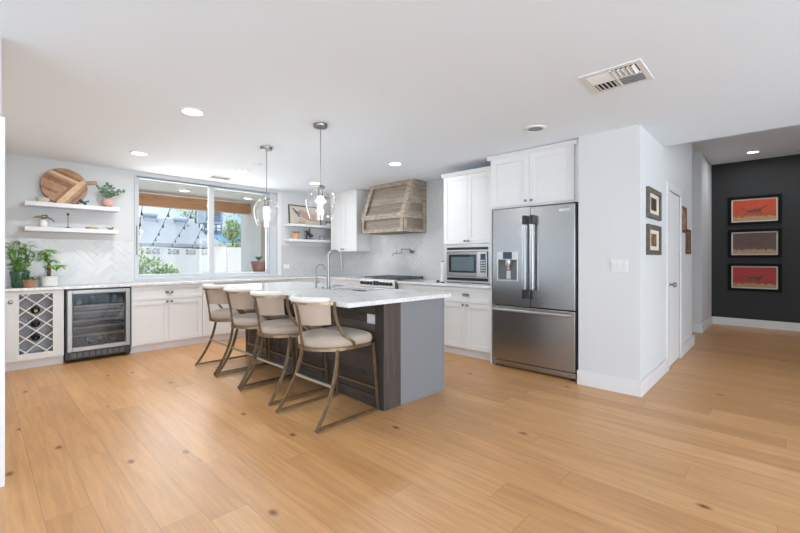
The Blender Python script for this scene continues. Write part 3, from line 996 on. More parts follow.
# ---------------- tall microwave unit above the worktop (front X 4.24)
t = thing('microwave_cabinet', 'white wall cabinet with two tall doors above the built-in microwave', 'cabinet', (4.235, 3.225, 0.913), EAST)
part('carcass', 'cab', t, lambda b: b.box(0, 0.018, 0.02, 0.575, 0, 1.39).box(0.717, 0.735, 0.02, 0.575, 0, 1.39).box(0.018, 0.717, 0.02, 0.575, 0, 0.012)
     .box(0.018, 0.717, 0.02, 0.575, 0.505, 1.39).box(0.018, 0.717, 0.56, 0.575, 0.012, 0.505))
door(t, 0, 0.368, 0.512, 1.385, knob_at=(0.342, 0.548))
door(t, 0.368, 0.735, 0.512, 1.385, knob_at=(0.395, 0.548))
part('crown_moulding', 'cab', t, lambda b: b.prism([(0.02, 1.385), (-0.004, 1.385), (-0.030, 1.43), (0.02, 1.43)], 'x', -0.026, 0.735), bevel=0.002)
t = thing('microwave', 'built-in steel microwave with trim kit below the tall cabinet doors', 'microwave', (4.235, 3.225, 0.925), EAST)
part('trim_kit', 'steel_lt', t, lambda b: b.box(0.004, 0.052, -0.004, 0.018, 0.012, 0.492).box(0.672, 0.731, -0.004, 0.018, 0.012, 0.492)
     .box(0.052, 0.672, -0.004, 0.018, 0.455, 0.492).box(0.052, 0.672, -0.004, 0.018, 0.405, 0.424).box(0.052, 0.672, -0.004, 0.018, 0.072, 0.086)
     .box(0.052, 0.672, -0.004, 0.018, 0.012, 0.035), bevel=0.002)
for za, zb in ((0.424, 0.455), (0.035, 0.072)):
    part('air_slot', 'black', t, lambda b: b.box(0.052, 0.672, 0.004, 0.016, za, zb))
part('body', 'black', t, lambda b: b.box(0.054, 0.672, 0.0, 0.45, 0.087, 0.404))
dd = part('door', 'steel', t, lambda b: b.box(0.06, 0.525, -0.022, -0.002, 0.09, 0.398), bevel=0.003)
part('door_window_border', 'black_gloss', dd, lambda b: b.box(0.10, 0.52, -0.026, -0.022, 0.137, 0.366), bevel=0.002)
part('door_window', 'mw_glass', dd, lambda b: b.box(0.145, 0.48, -0.028, -0.026, 0.16, 0.335))
part('control_panel', 'steel_lt', t, lambda b: b.box(0.528, 0.662, -0.022, -0.002, 0.09, 0.398), bevel=0.003)
part('keypad', 'display', t, lambda b: b.box(0.575, 0.648, -0.025, -0.022, 0.145, 0.372), bevel=0.002)
for i in range(3):
    for j in range(5):
        part('button', 'steel_lt', t, lambda b: b.box(0.583 + i * 0.021, 0.598 + i * 0.021, -0.027, -0.025, 0.16 + j * 0.03, 0.178 + j * 0.03))

# ---------------- fridge surround
t = thing('fridge_cabinet', 'white two-door cabinet reaching the ceiling over the fridge', 'cabinet', (4.155, 2.487, 1.815), EAST)
part('carcass', 'cab', t, lambda b: b.box(0, 1.015, 0.021, 0.655, 0, 0.575))
part('side_panel', 'cab', t, lambda b: b.box(-0.002, 0.016, 0.021, 0.655, -1.815, 0))
part('side_panel', 'cab', t, lambda b: b.box(0.995, 1.015, -0.002, 0.655, -0.005, 0.575))
door(t, 0.015, 0.49, 0.02, 0.578, knob_at=(0.455, 0.06), rail=0.065)
door(t, 0.49, 0.972, 0.02, 0.578, knob_at=(0.525, 0.06), rail=0.065)
part('crown_moulding', 'cab', t, lambda b: b.prism([(0.02, 0.575), (-0.004, 0.575), (-0.030, 0.618), (0.02, 0.618)], 'x', -0.026, 1.015), bevel=0.002)

t = thing('refrigerator', 'large stainless french-door refrigerator with water dispenser and bottom freezer', 'refrigerator', (4.13, 2.432, 0), EAST)
part('case', 'black', t, lambda b: b.box(0.004, 0.953, 0.055, 0.66, 0.03, 1.79).box(0.937, 0.953, 0.012, 0.66, 0.03, 1.79), bevel=0.004)
ld = part('door', 'steel', t, lambda b: b.box(0, 0.058, 0, 0.053, 0.712, 1.800).box(0.316, 0.463, 0, 0.053, 0.712, 1.800).box(0.058, 0.316, 0, 0.053, 0.712, 0.985)
          .box(0.058, 0.316, 0, 0.053, 1.315, 1.800).box(0.058, 0.316, 0.045, 0.053, 0.985, 1.315))
rd = part('door', 'steel', t, lambda b: b.box(0.469, 0.936, 0, 0.053, 0.712, 1.800), bevel=0.006)
ds = part('dispenser', 'steel_lt', t, lambda b: b.box(0.058, 0.316, -0.003, 0.04, 1.225, 1.315).box(0.058, 0.070, -0.002, 0.044, 0.985, 1.225).box(0.304, 0.316, -0.002, 0.044, 0.985, 1.225)
          .box(0.070, 0.304, -0.002, 0.044, 0.985, 1.0), bevel=0.002)
part('dispenser_display', 'display', ds, lambda b: b.box(0.135, 0.245, -0.006, -0.003, 1.235, 1.313))
M['recess_gray'] = mat('grey_recess', (0.16, 0.165, 0.17), 0.4)
part('dispenser_recess', 'recess_gray', ds, lambda b: b.box(0.070, 0.304, 0.038, 0.044, 1.0, 1.225))
part('nozzle', 'steel_lt', ds, lambda b: b.lathe([(0.03, 0.05), (0.034, 0.0), (0.02, -0.02), (0.018, -0.05)], (0.19, 0.02, 1.17), 16).box(0.165, 0.215, 0.024, 0.034, 1.01, 1.10), smooth=True)
for dpar, xx in ((ld, 0.418), (rd, 0.505)):
    part('handle', 'steel', dpar, lambda b: b.box(xx - 0.019, xx + 0.019, -0.068, -0.046, 0.90, 1.61), bevel=0.006)
    for za, zb in ((1.61, 1.705), (0.805, 0.90)):
        part('handle_mount', 'black', dpar, lambda b: b.box(xx - 0.021, xx + 0.021, -0.069, 0.0, za, zb), bevel=0.006)
part('badge', 'steel_lt', rd, lambda b: b.box(0.775, 0.885, -0.004, 0.0, 1.722, 1.752), bevel=0.002)
fz = part('freezer_drawer', 'steel', t, lambda b: b.box(0, 0.936, 0, 0.053, 0.085, 0.700), bevel=0.006)
part('handle', 'steel_lt', fz, lambda b: b.tube([(0.012, -0.05, 0.665), (0.932, -0.05, 0.665)], 0.014, 12).box(0.03, 0.055, -0.05, 0.0, 0.655, 0.675).box(0.885, 0.91, -0.05, 0.0, 0.655, 0.675),
     smooth=True)
part('kick_plate', 'steel', t, lambda b: b.box(0.005, 0.936, 0.012, 0.055, 0.022, 0.075), bevel=0.004)
for xx in (0.05, 0.9):
    for y in (0.04, 0.6):
        part('foot', 'black', t, lambda b: b.lathe([(0.022, 0), (0.022, 0.035)], (xx, y, 0), 14))

# ---------------- range and hood
t = thing('gas_range', 'stainless gas range with black grates under the wooden hood', 'range', (4.15, 4.805, 0), EAST)
part('body', 'steel', t, lambda b: b.box(0, 0.75, 0.02, 0.655, 0.10, 0.905).box(0.02, 0.73, 0.06, 0.62, 0, 0.1))
M['range_panel'] = mat('bright_steel_panel', (0.72, 0.72, 0.72), 0.45, metal=0.5)
part('control_panel', 'range_panel', t, lambda b: b.prism([(0.02, 0.805), (-0.005, 0.81), (0.0, 0.92), (0.05, 0.928), (0.05, 0.805)], 'x', 0, 0.75), bevel=0.003)
for k, x in enumerate((0.055, 0.125, 0.195, 0.265, 0.475, 0.545, 0.615, 0.69)):
    part('knob', 'black', t, lambda b: b.lathe([(0.026, 0), (0.026, -0.02), (0.022, -0.032), (0.001, -0.033)], (x, -0.002, 0.865), 16, axis='y'), smooth=True)
part('display', 'display', t, lambda b: b.box(0.31, 0.43, -0.008, 0.0, 0.835, 0.90))
dd = part('oven_door', 'steel', t, lambda b: b.box(0.01, 0.74, -0.012, 0.02, 0.26, 0.785), bevel=0.004)
part('oven_window', 'black_gloss', dd, lambda b: b.box(0.14, 0.61, -0.015, -0.012, 0.38, 0.66))
part('handle', 'steel_lt', dd, lambda b: b.tube([(0.05, -0.06, 0.735), (0.70, -0.06, 0.735)], 0.013, 10).box(0.07, 0.09, -0.06, -0.012, 0.727, 0.743).box(0.66, 0.68, -0.06, -0.012, 0.727, 0.743), smooth=True)
part('warming_drawer', 'steel', t, lambda b: b.box(0.01, 0.74, -0.012, 0.02, 0.11, 0.245), bevel=0.004)
part('cooktop', 'steel', t, lambda b: b.box(0, 0.75, 0.05, 0.655, 0.905, 0.926), bevel=0.003)
M['grate_gray'] = mat('worn_grate', (0.13, 0.13, 0.13), 0.5, metal=0.4)
for k in range(3):
    def grate(b, k=k):
        x0, x1 = 0.015 + k * 0.243, 0.015 + k * 0.243 + 0.234
        for y in (0.09, 0.35, 0.37, 0.61):
            b.box(x0, x1, y - 0.007, y + 0.007, 0.945, 0.961)
        for x in (x0 + 0.007, (x0 + x1) / 2, x1 - 0.007):
            b.box(x - 0.007, x + 0.007, 0.09, 0.61, 0.945, 0.961)
        for x in (x0 + 0.01, x1 - 0.01):
            for y in (0.09, 0.36, 0.61):
                b.box(x - 0.008, x + 0.008, y - 0.008, y + 0.008, 0.926, 0.948)
    part('grate', 'grate_gray', t, grate, bevel=0.002)
for (x, y) in ((0.13, 0.22), (0.13, 0.49), (0.375, 0.36), (0.62, 0.22), (0.62, 0.49)):
    part('burner', 'iron', t, lambda b: b.lathe([(0.05, 0), (0.05, 0.008), (0.032, 0.01), (0.032, 0.018), (0.001, 0.018)], (x, y, 0.926), 18), smooth=True)
part('back_rail', 'steel', t, lambda b: b.box(0, 0.75, 0.63, 0.655, 0.926, 0.965), bevel=0.002)

t = thing('range_hood', 'weathered wooden range hood with sloped front and framed panels', 'range hood', (4.29, 4.935, 1.64), EAST)
HW = 0.935
part('lower_panel', 'hood_board', t, lambda b: b.box(0.012, HW - 0.012, 0.036, 0.529, 0.004, 0.26))
part('upper_panel', 'hood_board', t, lambda b: b.prism([(0.042, 0.25), (0.250, 0.797), (0.529, 0.797), (0.529, 0.25)], 'x', 0.012, HW - 0.012))
part('opening', 'black', t, lambda b: b.box(0.06, HW - 0.06, 0.08, 0.48, 0.0, 0.006))


def hood_front(b):
    b.box(0, HW, 0, 0.02, 0, 0.055).box(0, HW, 0, 0.02, 0.205, 0.262)
    b.box(0, 0.055, 0, 0.02, 0.055, 0.205).box(HW - 0.075, HW, 0, 0.02, 0.055, 0.205)
    # sloped boards: slope from (0, .262) to (.21, .80)
    L = math.hypot(0.21, 0.538)
    m = Matrix.Translation((0, 0, 0.262)) @ Matrix.Rotation(-math.atan2(0.21, 0.538), 4, 'X')
    b.box(0, 0.075, 0, 0.02, 0, L, m).box(HW - 0.085, HW, 0, 0.02, 0, L, m)
    b.box(0.075, HW - 0.085, 0, 0.02, L - 0.075, L, m).box(0.075, HW - 0.085, 0, 0.02, 0, 0.03, m)


part('front_frame', 'hood_frame', t, hood_front, bevel=0.002)
for xs in ((HW - 0.02, HW + 0.002), (-0.002, 0.02)):
    def side(b, xs=xs):
        a, c = xs
        b.prism([(0, 0), (0.53, 0), (0.53, 0.05), (0, 0.05)], 'x', a, c)
        b.prism([(0, 0.05), (0.07, 0.05), (0.07, 0.21), (0, 0.21)], 'x', a, c)
        b.prism([(0.46, 0.05), (0.53, 0.05), (0.53, 0.21), (0.46, 0.21)], 'x', a, c)
        b.prism([(0, 0.21), (0.53, 0.21), (0.53, 0.285), (0.008, 0.285)], 'x', a, c)
        b.prism([(0.008, 0.285), (0.09, 0.285), (0.262, 0.73), (0.183, 0.73)], 'x', a, c)
        b.prism([(0.45, 0.285), (0.53, 0.285), (0.53, 0.73), (0.45, 0.73)], 'x', a, c)
        b.prism([(0.183, 0.73), (0.53, 0.73), (0.53, 0.80), (0.21, 0.80)], 'x', a, c)
    part('side_frame', 'hood_frame', t, side, bevel=0.002)

t = thing('pot_filler', 'folding chrome pot filler tap on the tiled wall under the hood', 'tap', (XW - 0.008, 4.30, 1.345), EAST)
part('wall_flange', 'nickel', t, lambda b: b.lathe([(0.03, 0), (0.03, -0.008), (0.012, -0.012), (0.012, -0.05)], (0, 0, 0), 18, axis='y'), smooth=True)
part('arm', 'nickel', t, lambda b: b.tube([(0, -0.05, -0.02), (0, -0.05, 0.05)], 0.010, 10).tube([(0, -0.05, 0.045), (-0.16, -0.08, 0.045)], 0.006, 10)
     .tube([(-0.16, -0.08, 0.055), (-0.16, -0.08, -0.03)], 0.008, 10).tube([(-0.16, -0.08, -0.02), (-0.27, -0.12, -0.02)], 0.006, 10), smooth=True)
part('spout', 'nickel', t, lambda b: b.tube([(-0.27, -0.12, -0.02), (-0.29, -0.13, -0.022), (-0.305, -0.135, -0.04), (-0.305, -0.135, -0.07)], 0.007, 10), smooth=True)
part('lever', 'nickel', t, lambda b: b.tube([(0, -0.05, -0.01), (0.05, -0.055, -0.01)], 0.006, 8).tube([(-0.24, -0.11, -0.02), (-0.24, -0.11, 0.03)], 0.005, 8), smooth=True)

# upper cabinet in the corner
t = thing('wall_cabinet', 'white two-door wall cabinet left of the wooden hood', 'cabinet', (4.49, 6.02, 1.365), EAST)
part('carcass', 'cab', t, lambda b: b.box(0, 0.715, 0.021, 0.328, 0, 1.04))
part('side_panel', 'cab', t, lambda b: shaker(b, 0, 0.327, 0, 1.04, 0, 0.012, 0.05, 0.006)).matrix_local = Matrix.Translation((0.727, 0.0, 0)) @ Matrix.Rotation(R(90), 4, 'Z')
door(t, 0, 0.357, 0.003, 1.035, knob_at=(0.33, 0.04))
door(t, 0.357, 0.715, 0.003, 1.035, knob_at=(0.385, 0.04))
part('crown_moulding', 'cab', t, lambda b: b.prism([(0.02, 1.035), (-0.004, 1.035), (-0.030, 1.07), (0.02, 1.07)], 'x', 0, 0.74).box(0.715, 0.74, 0.02, 0.328, 1.035, 1.07), bevel=0.002)

# ================================================================== ISLAND
IX0, IX1, IY0, IY1 = 2.265, 3.035, 2.33, 4.93
IRZ = -0.034            # the island stands very slightly askew
IROT = Matrix.Translation((IX0, IY0, 0)) @ Matrix.Rotation(IRZ, 4, 'Z') @ Matrix.Translation((-IX0, -IY0, 0))
t = thing('kitchen_island', 'kitchen island base clad in dark weathered boards with a smooth grey end panel', 'island', (IX0, IY0, 0), IRZ)


def island_body(b):
    # hollow above z .62 where the sink hangs
    L, W = IY1 - IY0 - 0.02, IX1 - IX0 - 0.02
    b.box(0.085, W, 0.03, L, 0.0, 0.62).box(0.085, 0.30, 0.03, L, 0.62, 0.872).box(0.735, W, 0.03, L, 0.62, 0.872)
    b.box(0.30, 0.735, 0.03, 0.60, 0.62, 0.872).box(0.30, 0.735, 1.36, L, 0.62, 0.872)


part('body', 'island_gray', t, island_body)
part('board_cladding', 'island_wood', t, lambda b: b.box(0.020, 0.085, 0.05, IY1 - IY0, 0.0, 0.874))
part('corner_post', 'island_post', t, lambda b: b.box(0, 0.195, 0, 0.11, 0, 0.876), bevel=0.004)
part('corner_post', 'island_post', t, lambda b: b.box(0.018, 0.195, IY1 - IY0 - 0.09, IY1 - IY0 + 0.004, 0, 0.876), bevel=0.004)
for y in (0.9, 1.75):
    part('batten', 'island_wood', t, lambda b: b.box(0.008, 0.022, y, y + 0.09, 0.0, 0.874), bevel=0.002)
part('base_board', 'island_wood', t, lambda b: b.box(0.010, 0.022, 0.11, 2.5, 0, 0.10), bevel=0.002)
part('end_panel', 'island_gray', t, lambda b: b.box(0.195, IX1 - IX0, 0.004, 0.03, 0.0, 0.876), bevel=0.002)
part('end_trim', 'island_gray', t, lambda b: b.box(IX1 - IX0 - 0.022, IX1 - IX0 + 0.003, 0.0, 0.03, 0.0, 0.876).box(0.195, IX1 - IX0, 0.001, 0.004, 0, 0.012), bevel=0.002)
part('cabinet_front', 'island_gray', t, lambda b: b.box(IX1 - IX0 - 0.02, IX1 - IX0, 0.03, IY1 - IY0, 0.1, 0.874))
# worktop with a cut-out for the sink
SX0, SX1, SY0, SY1 = 2.62, 2.97, 3.02, 3.60


def island_top(b):
    X0, X1, Y0, Y1, z0, z1 = 1.872, 3.078, 2.283, 5.03, 0.876, 0.912
    ox = [(X0, Y0), (X1, Y0), (X1, Y1), (X0, Y1)]
    ix = [(SX0, SY0), (SX1, SY0), (SX1, SY1), (SX0, SY1)]
    vs = [(x, y, z1) for x, y in ox] + [(x, y, z1) for x, y in ix] + [(x, y, z0) for x, y in ox] + [(x, y, z0) for x, y in ix]
    fs = []
    for i in range(4):
        j = (i + 1) % 4
        fs += [(i, j, 4 + j, 4 + i), (8 + j, 8 + i, 12 + i, 12 + j), (j, i, 8 + i, 8 + j), (4 + i, 4 + j, 12 + j, 12 + i)]
    b.poly(vs, fs)


tag(part('island_countertop', 'counter', None, island_top, bevel=0.004), 'white marble worktop overhanging the island on the stool side', 'worktop').matrix_local = IROT
t = thing('sink', 'steel undermount sink sunk into the island worktop', 'sink', ((SX0 + SX1) / 2, (SY0 + SY1) / 2, 0.66))
t.matrix_local = IROT @ t.matrix_local
part('basin', 'steel', t, lambda b: b.box(-0.18, 0.18, -0.295, 0.295, 0, 0.008).box(-0.18, -0.172, -0.295, 0.295, 0.008, 0.214).box(0.172, 0.18, -0.295, 0.295, 0.008, 0.214)
     .box(-0.172, 0.172, -0.295, -0.287, 0.008, 0.214).box(-0.172, 0.172, 0.287, 0.295, 0.008, 0.214))
part('drain', 'black', t, lambda b: b.lathe([(0.04, 0.008), (0.04, 0.011)], n=20))


def arc(c, r, a0, a1, n, u, w=(0, 0, 1)):
    c, u, w = Vector(c), Vector(u), Vector(w)
    return [c + u * (r * cos(a0 + (a1 - a0) * i / n)) + w * (r * sin(a0 + (a1 - a0) * i / n)) for i in range(n + 1)]


t = thing('kitchen_faucet', 'tall gooseneck pull-down faucet on the island', 'faucet', (2.589, 3.515, 0.912))
ud = Vector((0.72, -0.69, 0)).normalized()
part('base', 'nickel', t, lambda b: b.lathe([(0.028, 0), (0.028, 0.006), (0.020, 0.012), (0.019, 0.14), (0.014, 0.145)], n=18), smooth=True)
part('spout', 'nickel', t, lambda b: b.tube([(0, 0, 0.14), (0, 0, 0.33)] + arc(ud * 0.066 + Vector((0, 0, 0.345)), 0.066, pi, 0.12, 14, ud) + [ud * 0.134 + Vector((0, 0, 0.30))], 0.0135, 12), smooth=True)
part('spray_head', 'nickel', t, lambda b: b.tube([ud * 0.134 + Vector((0, 0, 0.305)), ud * 0.137 + Vector((0, 0, 0.27)), ud * 0.141 + Vector((0, 0, 0.225))], 0.0165, 12,
     scale=[0.85, 1.0, 1.3]), smooth=True)
part('lever', 'nickel', t, lambda b: b.tube([(0.015, 0.012, 0.09), (0.05, 0.04, 0.10)], 0.006, 8), smooth=True)
t = thing('water_faucet', 'small slim gooseneck water tap on the island, left of the tall faucet', 'faucet', (2.609, 3.769, 0.912))
part('base', 'nickel', t, lambda b: b.lathe([(0.018, 0), (0.018, 0.006), (0.011, 0.01), (0.011, 0.07), (0.007, 0.075)], n=16), smooth=True)
part('spout', 'nickel', t, lambda b: b.tube([(0, 0, 0.07), (0, 0, 0.215)] + arc(ud * 0.048 + Vector((0, 0, 0.215)), 0.048, pi, 0.15, 12, ud) + [ud * 0.098 + Vector((0, 0, 0.20))], 0.0068, 10), smooth=True)
part('lever', 'nickel', t, lambda b: b.tube([(0, 0, 0.06), (0.03, -0.028, 0.066)], 0.005, 8), smooth=True)
tag(part('air_switch', 'nickel', None, lambda b: b.lathe([(0.02, 0), (0.02, 0.006), (0.013, 0.008), (0.013, 0.016), (0.001, 0.017)], (2.632, 3.672, 0.912), 18), smooth=True),
    'small round chrome button on the island between the two taps', 'button')
tag(part('soap_dispenser', 'nickel', None, lambda b: b.lathe([(0.019, 0), (0.019, 0.006), (0.010, 0.010), (0.010, 0.035), (0.014, 0.038), (0.014, 0.05), (0.001, 0.052)], (2.585, 3.40, 0.912), 18)
     .tube([(2.585, 3.40, 0.955), (2.64, 3.36, 0.957), (2.655, 3.349, 0.949)], 0.005, 8), smooth=True), 'short chrome soap pump on the island beside the sink', 'soap dispenser')
t = thing('power_outlet', 'white double power outlet on the island\'s dark boards', 'outlet', (IX0 + 0.062, 2.50, 0.80))
t.matrix_local = IROT @ Matrix.Translation((IX0 + 0.0175, 2.497, 0.731))
part('plate', 'switch', t, lambda b: b.box(-0.006, 0, -0.06, 0.06, -0.04, 0.04), bevel=0.003)
for y in (-0.024, 0.024):
    part('receptacle', 'white_ceramic', t, lambda b: b.box(-0.008, -0.005, y - 0.016, y + 0.016, -0.02, 0.02), bevel=0.001)


# ================================================================== STOOLS
def make_stool(label, loc, rz):
    """local frame: +x faces the island"""
    t = thing('counter_stool', label, 'stool', loc, rz, 'counter stools at the island')
    ZS = 0.552

    def outline(grow=0.0, n=20):
        p = []
        for i in range(n + 1):
            a = pi / 2 + pi * i / n
            p.append(((0.25 + grow) * cos(a) + 0.0, (0.25 + grow) * sin(a)))
        # right front corner, bowed front, left front corner
        for i in range(5):
            a = -pi / 2 + pi / 2 * i / 4
            p.append((0.20 + (0.07 + grow) * cos(a), -0.18 + (0.07 + grow) * sin(a)))
        for y in (-0.09, 0.0, 0.09):
            p.append((0.27 + grow + 0.022 * (1 - (y / 0.18) ** 2), y))
        for i in range(5):
            a = pi / 2 * i / 4
            p.append((0.20 + (0.07 + grow) * cos(a), 0.18 + (0.07 + grow) * sin(a)))
        return p
    part('seat_frame', 'bronze', t, lambda b: b.bar([(x, y, ZS) for x, y in outline(0.0)], 0.012, 0.024, closed=True))
    part('seat_pan', 'black', t, lambda b: b.prism(outline(-0.006), 'z', ZS - 0.002, ZS + 0.008))

    def cushion(b):
        lv = [(-0.012, 0.0), (-0.001, 0.010), (0.003, 0.030), (0.0, 0.054), (-0.012, 0.070), (-0.035, 0.080), (-0.085, 0.087), (-0.15, 0.090)]
        rings = []
        for g, z in lv:
            rings.append([(x, y, ZS + 0.010 + z) for x, y in outline(g)] if g > -0.05 else
                         [(x * (1 + g / 0.27), y * (1 + g / 0.27), ZS + 0.010 + z) for x, y in outline(0)])
        n = len(rings[0])
        vs = [p for r in rings for p in r]
        fs = []
        for k in range(len(rings) - 1):
            for i in range(n):
                fs.append((k * n + i, k * n + (i + 1) % n, (k + 1) * n + (i + 1) % n, (k + 1) * n + i))
        fs.append(tuple(range(n - 1, -1, -1)))
        fs.append(tuple(range((len(rings) - 1) * n, len(rings) * n)))
        b.poly(vs, fs)
    part('seat_cushion', 'cushion', t, cushion, smooth=True, angle=70)

    # curved back: centre (-.115, 0), radius .19 at the top, leaning in below
    def bp(a, z, dr=0.0):
        k = (z - 0.72) / 0.18
        r = 0.175 + 0.020 * k + dr
        cx = -0.095 - 0.022 * k
        return (cx - r * cos(a), r * sin(a) * 1.03, z + 0.012)
    A = R(82)

    def panel(b):
        n, m = 28, 6
        vs = []
        for dr in (0.0, -0.022):
            for i in range(n + 1):
                a = -A + 2 * A * i / n
                for j in range(m + 1):
                    vs.append(bp(a, 0.725 + 0.165 * j / m, dr))
        fs = []
        K = (n + 1) * (m + 1)
        for s in (0, 1):
            for i in range(n):
                for j in range(m):
                    q = (s * K + i * (m + 1) + j, s * K + (i + 1) * (m + 1) + j, s * K + (i + 1) * (m + 1) + j + 1, s * K + i * (m + 1) + j + 1)
                    fs.append(q)
        for i in range(n):
            for j in (0, m):
                fs.append((i * (m + 1) + j, (i + 1) * (m + 1) + j, K + (i + 1) * (m + 1) + j, K + i * (m + 1) + j))
        for i in (0, n):
            for j in range(m):
                fs.append((i * (m + 1) + j, i * (m + 1) + j + 1, K + i * (m + 1) + j + 1, K + i * (m + 1) + j))
        b.poly(vs, fs)
    part('back_panel', 'cushion', t, panel, smooth=True)
    part('padded_top_roll', 'cushion_lt', t, lambda b: b.tube([bp(-A + 2 * A * i / 28, 0.918, -0.006) for i in range(29)], 0.023, 10,
         scale=[0.6] + [0.92] + [1] * 25 + [0.92] + [0.6]), smooth=True, angle=70)
    rail = [bp(-A + 2 * A * i / 28, 0.893, 0.006) for i in range(29)]
    e0, e1 = rail[0], rail[-1]
    rail = [(e0[0] + 0.025, e0[1] - 0.012, 0.905)] + rail + [(e1[0] + 0.025, e1[1] + 0.012, 0.905)]
    part('back_rail', 'bronze', t, lambda b: b.bar(rail, 0.012, 0.022))
    part('back_post', 'bronze', t, lambda b: b.bar([(-0.256, 0, ZS - 0.01), (-0.263, 0, 0.60), (-0.277, 0, 0.72), (-0.315, 0, 0.912)], 0.024, 0.012, up=(-1, 0, 0)))
    for s in (-1, 1):
        ax, ay = e0[0] + 0.025, abs(e0[1]) + 0.012
        pts = []
        P0, P1, P2 = Vector((ax, s * ay, 0.914)), Vector((ax - 0.012, s * (ay + 0.01), 0.70)), Vector((0.012, s * 0.256, 0.612))
        for i in range(11):
            u = i / 10
            pts.append(P0 * (1 - u) ** 2 + P1 * 2 * u * (1 - u) + P2 * u * u)
        pts.append(Vector((0.04, s * 0.258, 0.585)))
        pts.append(Vector((0.045, s * 0.256, ZS)))
        part('arm', 'bronze', t, lambda b: b.bar(pts, 0.022, 0.012, up=(0, s, 0)))
        # rear sabre leg
        P0, P1, P2 = Vector((-0.10, s * 0.232, ZS)), Vector((-0.125, s * 0.25, 0.25)), Vector((-0.32, s * 0.27, 0.010))
        pts = [P0 * (1 - i / 14) ** 2 + P1 * 2 * (i / 14) * (1 - i / 14) + P2 * (i / 14) ** 2 for i in range(15)]
        part('leg', 'bronze', t, lambda b: b.bar(pts, 0.024, 0.014, up=(0, s, 0)))
        part('leg', 'bronze', t, lambda b: b.bar([(0.262, s * 0.232, ZS), (0.278, s * 0.252, 0.25), (0.286, s * 0.268, 0.012)], 0.022, 0.014, up=(0, s, 0)))
        part('sled_runner', 'bronze', t, lambda b: b.bar([(-0.322, s * 0.27, 0.019), (0.291, s * 0.27, 0.019)], 0.014, 0.020))
        for x in (-0.312, 0.278):
            part('foot_glide', 'nickel', t, lambda b: b.lathe([(0.010, 0), (0.010, 0.010)], (x, s * 0.27, 0), 12))
    part('foot_rest', 'pale_bronze', t, lambda b: b.bar([(-0.162, -0.253, 0.288), (-0.162, 0.253, 0.288)], 0.012, 0.020), label='worn pale bronze rear foot rest')
    part('stretcher', 'bronze', t, lambda b: b.bar([(0.281, -0.258, 0.178), (0.281, 0.258, 0.178)], 0.012, 0.018))
    return t


st0 = make_stool('cream and bronze counter stool nearest the camera, at the island\'s near end', (1.970, 2.655, 0), 0.0)
for lab, loc, rz in (('cream and bronze counter stool, second from the island\'s near end', (2.005, 3.385, 0), 0.0),
                     ('cream and bronze counter stool, third from the island\'s near end', (2.028, 4.0, 0), -0.01),
                     ('cream and bronze counter stool farthest from the camera, nearest the window', (2.048, 4.615, 0), -0.01)):
    c = copy_tree(st0)
    c.location = loc
    c.rotation_euler = (0, 0, rz)
    c['label'] = lab

# ================================================================== SHELVES
YS = YW - 0.25


def shelf(x0, x1, z, label, th=0.05):
    o = tag(part('floating_shelf', 'trim', None, lambda b: b.box(x0, x1, YS, YW - 0.001, z - th, z), bevel=0.003), label, 'shelf', 'white floating shelves')
    return o


shelf(0.367, 1.26, 1.895, 'white floating shelf left of the window carrying the round cutting board')
shelf(0.367, 1.25, 1.605, 'white floating shelf left of the window carrying the candlestick')
shelf(3.765, XW - 0.002, 1.856, 'white floating shelf right of the window carrying the framed flag picture', 0.045)
shelf(3.765, XW - 0.002, 1.586, 'white floating shelf right of the window carrying the coral plant pot', 0.045)

# round cutting board leaning on the wall: strips in a chevron, handle to the right
t = thing('cutting_board', 'large round chevron-patterned wooden board with handle leaning on the upper left shelf', 'cutting board', (0.735, YW - 0.075, 1.901))
t.rotation_euler = (R(-7), 0, 0)
RB = 0.222


def board_strips(tones):
    """clip diagonal strips to the disc; returns one MB per tone"""
    out = [MB() for _ in tones]
    rnd = random.Random(11)
    w = 0.031
    for side in (0, 1):
        d = Vector((cos(R(-24)), sin(R(-24)))) if side == 0 else Vector((cos(R(52)), sin(R(52))))
        nrm = Vector((-d.y, d.x))
        for k in range(-10, 11):
            lo, hi = k * w, (k + 1) * w
            # sample polygon: intersection of strip, disc and half plane
            poly = [(RB * cos(2 * pi * i / 64), RB * sin(2 * pi * i / 64)) for i in range(64)]

            def half(p, f):
                o = []
                for i in range(len(p)):
                    a, c = p[i - 1], p[i]
                    fa, fc = f(a), f(c)
                    if (fa >= 0) != (fc >= 0):
                        tt = fa / (fa - fc)
                        o.append((a[0] + (c[0] - a[0]) * tt, a[1] + (c[1] - a[1]) * tt))
                    if fc >= 0:
                        o.append(c)
                return o
            # spine runs from upper right to lower left
            sp = Vector((0.80, 0.60)) if True else None
            sn = Vector((-sp.y, sp.x))
            sgn = 1 if side == 0 else -1
            for f in (lambda p: p[0] * nrm.x + p[1] * nrm.y - lo, lambda p: hi - (p[0] * nrm.x + p[1] * nrm.y),
                      lambda p: sgn * ((p[0] - 0.02) * sn.x + (p[1] + 0.02) * sn.y)):
                poly = half(poly, f)
                if len(poly) < 3:
                    break
            if len(poly) < 3:
                continue
            out[(0, 3, 1, 2, 0, 1, 3, 1)[(k * 3 + side * 2 + rnd.randrange(2)) % 8]].prism([(x, z + RB) for x, z in poly], 'y', -0.012, 0.010)
    return out


